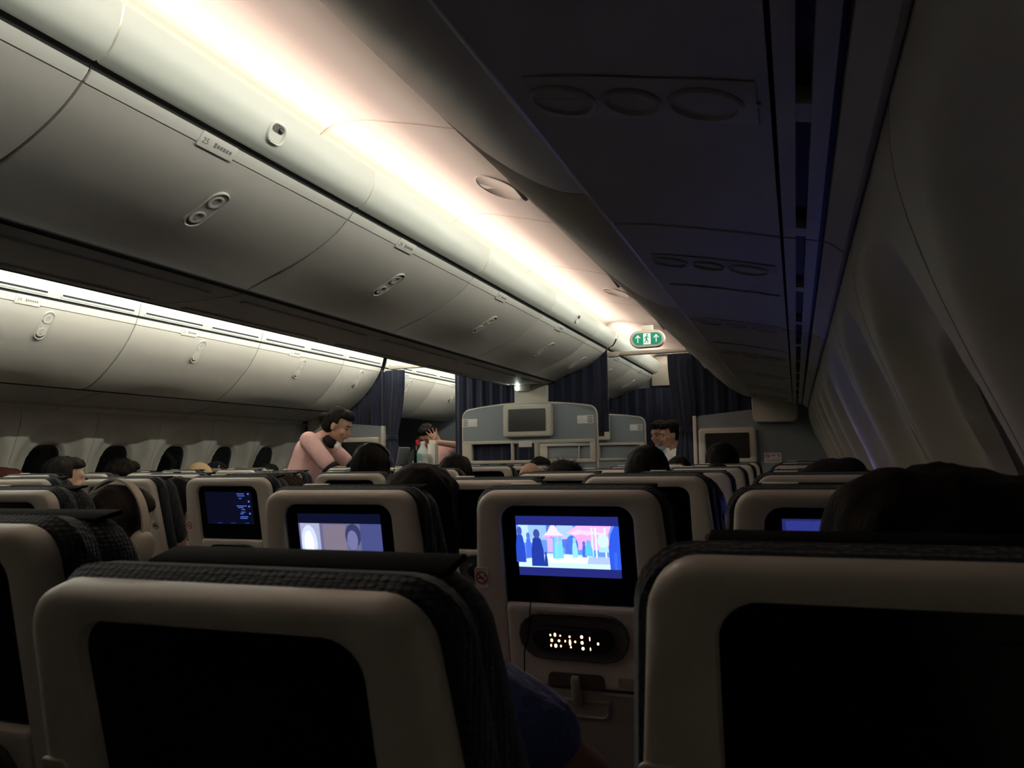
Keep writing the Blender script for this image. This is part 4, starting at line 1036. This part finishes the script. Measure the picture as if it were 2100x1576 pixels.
# ---- cabin attendants
def hand_geo(b, w, d, side, palm_n, spread=.18, curl=.25, sc=1.0):
    # w wrist, d finger direction, side direction to the thumb, palm_n palm normal
    w, d, side, palm_n = Vector(w), Vector(d).normalized(), Vector(side).normalized(), Vector(palm_n).normalized()
    c = w+d*.045*sc
    Mx = Matrix((side, d, palm_n)).transposed(); ellip(b, c, (.040*sc, .050*sc, .016*sc), Mx)
    for k, L in enumerate((.072, .080, .074, .058)):
        off = (.030-.020*k)*sc; base = w+d*.083*sc+side*off
        dr = (d+side*spread*(1.2-.8*k)*.6).normalized(); mid = base+dr*L*.5*sc; tip = mid+(dr+palm_n*curl).normalized()*L*.5*sc
        capsule(b, base, mid, .0090*sc, .0082*sc, 8, 3); capsule(b, mid, tip, .0082*sc, .0068*sc, 8, 3)
    tb = w+d*.030*sc+side*.030*sc; tm = tb+(side*.8+d*.6).normalized()*.036*sc; capsule(b, tb, tm, .0115*sc, .010*sc, 8, 3); capsule(b, tm, tm+(d*.9+side*.35).normalized()*.030*sc, .010*sc, .008*sc, 8, 3)
def basis(fwd, up=(0, 0, 1)):
    f_ = Vector(fwd).normalized(); x_ = f_.cross(Vector(up)).normalized(); u_ = x_.cross(f_)
    return Matrix((x_, f_, u_)).transposed()
# attendant one: bends over toward the centre block in the left aisle
def attendant_lean():
    t = thing('person', 'attendant in a pink blouse bending over passengers in the left aisle', 'person', (-3.42, 4.9, 0))
    e = Vector((.96, .28, 0)); nn = Vector((.28, -.96, 0))
    P = lambda a, z, s_=0: e*a+nn*s_+Vector((0, 0, z))
    hc = P(.270, 1.462); Mh = basis(e*.92+nn*.12+Vector((0, 0, -.42)))
    b = bmesh.new(); head_geo(b, Mh, hc)
    capsule(b, hc+Mh@Vector((0, -.02, -.06)), P(.135, 1.36), .048, .054)
    capsule(b, P(.10, 1.335, -.13), P(.10, 1.335, .13), .055, .055); capsule(b, P(.075, 1.26), P(-.01, 1.03), .105, .10); capsule(b, P(-.03, .98), P(-.04, .86), .12, .13)
    for sx in (-1, 1):
        capsule(b, P(-.03, .86, sx*.08), P(.02, .47, sx*.08), .085, .055); capsule(b, P(.02, .47, sx*.08), P(-.02, .08, sx*.08), .052, .036); ellip(b, P(.04, .045, sx*.08), (.10, .045, .04))
    el = P(.27, 1.14, .19); wr = P(.46, 1.065, .14)
    capsule(b, P(.10, 1.345, .165), el, .050, .042); capsule(b, el, wr, .041, .028); hand_geo(b, wr, e*.95+Vector((0, 0, -.2)), Vector((0, 0, 1))-nn*.3, -nn, curl=.6)
    el2 = P(.30, 1.16, -.20); wr2 = P(.52, 1.07, -.12)
    capsule(b, P(.10, 1.345, -.165), el2, .050, .042); capsule(b, el2, wr2, .041, .028); hand_geo(b, wr2, e*.95+Vector((0, 0, -.2)), Vector((0, 0, 1))+nn*.3, nn, curl=.6)
    obj('body', remesh(b, .007, 4), M_skin, t)
    b = bmesh.new(); capsule(b, P(.095, 1.335, -.14), P(.095, 1.335, .14), .068, .068); capsule(b, P(.065, 1.26), P(-.01, 1.04), .128, .128); capsule(b, P(-.01, 1.06), P(-.035, .94), .130, .140)
    for s_, q in ((1, el), (-1, el2)):
        a_ = P(.10, 1.345, s_*.165); capsule(b, a_, a_.lerp(q, .80), .066, .062)
    obj('blouse', remesh(b, .009, 3), M_pinkc, t)
    for s_, q in ((1, el), (-1, el2)):
        a_ = P(.10, 1.345, s_*.165); b = bmesh.new(); d = (q-a_).normalized(); M3 = d.to_track_quat('Z', 'Y').to_matrix(); rows = []
        for k, r_ in ((-.012, .060), (-.010, .066), (.014, .066), (.016, .060), (.016, .045)):
            rows.append([b.verts.new(a_.lerp(q, .98)+M3@Vector((r_*math.cos(x), r_*math.sin(x), k))) for x in [2*PI*i/24 for i in range(24)]])
        bridge(b, rows); obj('cuff', b, M_blackc, t)
    b = bmesh.new(); rows = []
    c0 = hc+Mh@Vector((0, -.01, -.115)); ax = (hc-P(.10, 1.33)).normalized(); M3 = ax.to_track_quat('Z', 'Y').to_matrix()
    for k, r_ in ((-.05, .056), (-.035, .064), (-.005, .062), (.012, .054)): rows.append([b.verts.new(c0+M3@Vector((r_*math.cos(x), r_*math.sin(x), k))) for x in [2*PI*i/24 for i in range(24)]])
    bridge(b, rows); obj('neck_scarf', b, M_blackc, t)
    b = bmesh.new(); ellip(b, hc+Mh@Vector((0, .055, -.135)), (.022, .018, .026)); ellip(b, hc+Mh@Vector((.02, .058, -.155)), (.018, .012, .024)); obj('scarf_knot', remesh(b, .005, 2), M_whitec, t)
    b = bmesh.new()
    for sx in (-1, 1): capsule(b, P(-.03, .90, sx*.07), P(0, .55, sx*.05), .125, .11)
    obj('skirt', remesh(b, .012, 3), M_navyc, t)
    inst('hair', HAIR['bun'], H_black, t, Matrix.Translation(hc) @ Mh.to_4x4())
    face_parts(t, Mh, hc)
attendant_lean()
# attendant two: behind the trolley, one hand raised to the brow
def attendant_hand():
    t = thing('person', 'attendant in a pink blouse raising a hand to the brow behind the trolley', 'person', (-3.42, 7.25, 0))
    f_ = Vector((.38, -.90, 0)).normalized(); r_ = Vector((.92, .38, 0)).normalized()    # facing the camera; r_ = image right
    P = lambda a, z, d=0: r_*a+f_*d+Vector((0, 0, z))
    hc = P(-.125, 1.425, .05); Mh = basis(f_*.85+r_*-.25+Vector((0, 0, -.55)))
    b = bmesh.new(); head_geo(b, Mh, hc); capsule(b, hc+Mh@Vector((0, -.02, -.06)), P(-.02, 1.30), .048, .054)
    capsule(b, P(-.12, 1.27), P(.14, 1.30), .055, .055); capsule(b, P(.01, 1.20), P(.03, .98), .105, .10); capsule(b, P(.03, .96), P(.03, .86), .12, .13)
    for sx in (-1, 1):
        capsule(b, P(.03+sx*.08, .86), P(.03+sx*.08, .47), .085, .055); capsule(b, P(.03+sx*.08, .47), P(.03+sx*.08, .08), .052, .036); ellip(b, P(.03+sx*.08, .045, .05), (.045, .10, .04))
    el = P(.285, 1.315, .12); wr = P(.0, 1.36, .22)
    capsule(b, P(.165, 1.30), el, .050, .042); capsule(b, el, wr, .042, .028); hand_geo(b, wr, r_*-.55+Vector((0, 0, 1)), r_*-1+Vector((0, 0, -.5)), -f_, spread=.5, curl=.2)
    el2 = P(-.24, 1.08, .10); wr2 = P(-.10, 1.02, .28); capsule(b, P(-.165, 1.26), el2, .050, .042); capsule(b, el2, wr2, .041, .028); hand_geo(b, wr2, r_+f_*.4, Vector((0, 0, 1)), -f_, curl=.4)
    obj('body', remesh(b, .007, 4), M_skin, t)
    b = bmesh.new(); capsule(b, P(-.12, 1.265), P(.14, 1.295), .068, .068); capsule(b, P(.01, 1.20), P(.03, .98), .125, .125)
    a_ = P(.165, 1.30); capsule(b, a_, a_.lerp(el, .65), .064, .060); a_ = P(-.165, 1.26); capsule(b, a_, a_.lerp(el2, .65), .064, .060)
    obj('blouse', remesh(b, .009, 3), M_pinkc, t)
    b = bmesh.new()
    for sx in (-1, 1): capsule(b, P(.03+sx*.06, .92), P(.03+sx*.05, .55), .125, .11)
    obj('skirt', remesh(b, .012, 3), M_navyc, t)
    inst('hair', HAIR['bun'], H_black, t, Matrix.Translation(hc) @ Mh.to_4x4()); face_parts(t, Mh, hc)
attendant_hand()
def attendant_stand(loc, ztop, fdir, label, scarf, mt_top):
    t = thing('person', label, 'person', (loc[0], loc[1], 0)); f_ = Vector((*fdir, 0)).normalized(); r_ = Vector((f_.y, -f_.x, 0))
    P = lambda a, z, d=0: r_*a+f_*d+Vector((0, 0, z)); H = ztop-.13; k = (H-.15)/1.35
    hc = P(0, H, .03); Mh = basis(f_+Vector((0, 0, -.25)))
    b = bmesh.new(); head_geo(b, Mh, hc); capsule(b, hc+Mh@Vector((0, -.02, -.06)), P(0, H-.19), .048, .054)
    capsule(b, P(-.13, H-.20), P(.13, H-.20), .052, .052); capsule(b, P(0, H-.27), P(0, H-.52), .105, .095); capsule(b, P(0, H-.55), P(0, H-.63), .12, .125)
    for sx in (-1, 1):
        capsule(b, P(sx*.08, H-.63), P(sx*.08, .46), .083, .055); capsule(b, P(sx*.08, .46), P(sx*.08, .08), .052, .036); ellip(b, P(sx*.08, .045, .05), (.045, .09, .04))
        capsule(b, P(sx*.165, H-.22), P(sx*.20, H-.47, .03), .046, .040); capsule(b, P(sx*.20, H-.47, .03), P(sx*.10, H-.56, .20), .038, .026); hand_geo(b, P(sx*.10, H-.56, .20), f_+r_*(-sx*.4), Vector((0, 0, 1)), r_*-sx, curl=.5)
    obj('body', remesh(b, .008, 4), M_skin, t)
    b = bmesh.new(); capsule(b, P(-.13, H-.20), P(.13, H-.20), .065, .065); capsule(b, P(0, H-.27), P(0, H-.60), .125, .12)
    for sx in (-1, 1): capsule(b, P(sx*.165, H-.22), P(sx*.20, H-.46, .03), .060, .054)
    obj('shirt', remesh(b, .010, 3), mt_top, t)
    b = bmesh.new()
    for sx in (-1, 1): capsule(b, P(sx*.06, H-.60), P(sx*.05, .5), .125, .11)
    obj('skirt', remesh(b, .012, 3), M_navyc, t)
    if scarf:
        b = bmesh.new(); ellip(b, P(0, H-.155, .035), (.085, .075, .035)); ellip(b, P(.03, H-.20, .11), (.05, .03, .05)); ellip(b, P(-.03, H-.20, .11), (.05, .03, .045)); obj('scarf', remesh(b, .008, 2), M_scarf, t)
    inst('hair', HAIR['bun'], H_black, t, Matrix.Translation(hc) @ Mh.to_4x4()); face_parts(t, Mh, hc)
attendant_stand((-1.235, 7.75), 1.545, (-.55, -.83), 'attendant with a blue patterned scarf standing beyond the right aisle curtain', True, M_whitec)
attendant_stand((-1.07, 7.45), 1.53, (-.9, -.3), 'attendant in a white shirt standing beside the tied right curtain', False, M_whitec)

# ------------------------------------------------------------------ trolley and bottles
t = thing('service_trolley', 'grey service trolley parked in the left aisle before the bulkhead', 'trolley', (-3.16, 6.32, 0))
boxo('body', (0, 0, .56), (.30, .60, .92), M_cart, t, bev=.012); boxo('top_tray', (0, 0, 1.045), (.32, .62, .035), M_cart, t, bev=.01)
boxo('drawer', (0, 0, 1.105), (.29, .40, .09), M_hand, t, bev=.008)
b = bmesh.new(); box(b, (-.125, -.16, 1.20), (.012, .20, .22), .004, M=Matrix.Translation((-.125, 0, 1.1)) @ Matrix.Rotation(.22, 4, 'Y') @ Matrix.Translation((.125, 0, -1.1))); obj('side_flap', b, M_cart, t)
for sx in (-1, 1):
    for sy in (-1, 1): boxo('wheel', (sx*.12, sy*.25, .05), (.03, .09, .10), M_hand, t, bev=.012)
boxo('door', (0, -.302, .55), (.27, .008, .84), M_psu, t, bev=.003)
def lathe(name, prof, mt, parent, n=24):
    b = bmesh.new(); rows = [[b.verts.new((r*math.cos(2*PI*i/n), r*math.sin(2*PI*i/n), z)) for i in range(n)] for r, z in prof]
    bridge(b, rows); b.faces.new(rows[0]); b.faces.new(rows[-1]); return obj(name, b, mt, parent)
zt = 1.151
t = thing('wine_bottle', 'dark bottle with a red cap on the trolley', 'bottle', (-3.155, 6.24, zt)); lathe('glass', [(.032, 0), (.035, .005), (.035, .13), (.028, .155), (.013, .18), (.012, .20)], M_wine, t); lathe('cap', [(.0145, .165), (.0165, .168), (.0165, .215), (.014, .218)], M_redcap, t)
t = thing('water_bottle', 'clear bottle with a teal label on the trolley', 'bottle', (-3.085, 6.20, zt)); lathe('body', [(.046, 0), (.050, .006), (.050, .10), (.042, .125), (.02, .165), (.018, .18)], M_glassb, t); lathe('label', [(.0505, .03), (.0512, .032), (.0512, .095), (.0505, .097)], M_label, t); lathe('cap', [(.021, .178), (.021, .20), (.018, .203)], M_trim, t)
t = thing('juice_carton', 'tall white carton beside the bottles on the trolley', 'carton', (-2.995, 6.22, zt)); b = bmesh.new(); box(b, (0, 0, .09), (.07, .07, .18), .003); obj('box', b, M_paper, t); b = bmesh.new(); box(b, (0, 0, .195), (.07, .012, .03), .002); obj('folded_top', b, M_paper, t)
t = thing('cup_stack', 'short stack of white paper cups on the trolley', 'cups', (-3.03, 6.14, zt)); lathe('cup', [(.026, 0), (.034, .075), (.036, .078), (.034, .08)], M_paper, t); lathe('cup', [(.0345, .082), (.035, .09), (.0365, .093), (.034, .096)], M_paper, t)
b = bmesh.new(); box(b, (0, 0, 0), (.16, .12, .004), .001, M=Matrix.Rotation(.3, 4, 'X') @ Matrix.Rotation(.3, 4, 'Z')); o = tag(obj('paper_sheet', b, M_paper), 'white paper sheet below the left bulkhead monitor held by the attendant', 'paper'); o.location = (-2.93, 5.0, 1.10)
for ob in bpy.data.objects:
    if ob.type == 'MESH' and not ob.data.materials: ob.data.materials.append(M_trim)
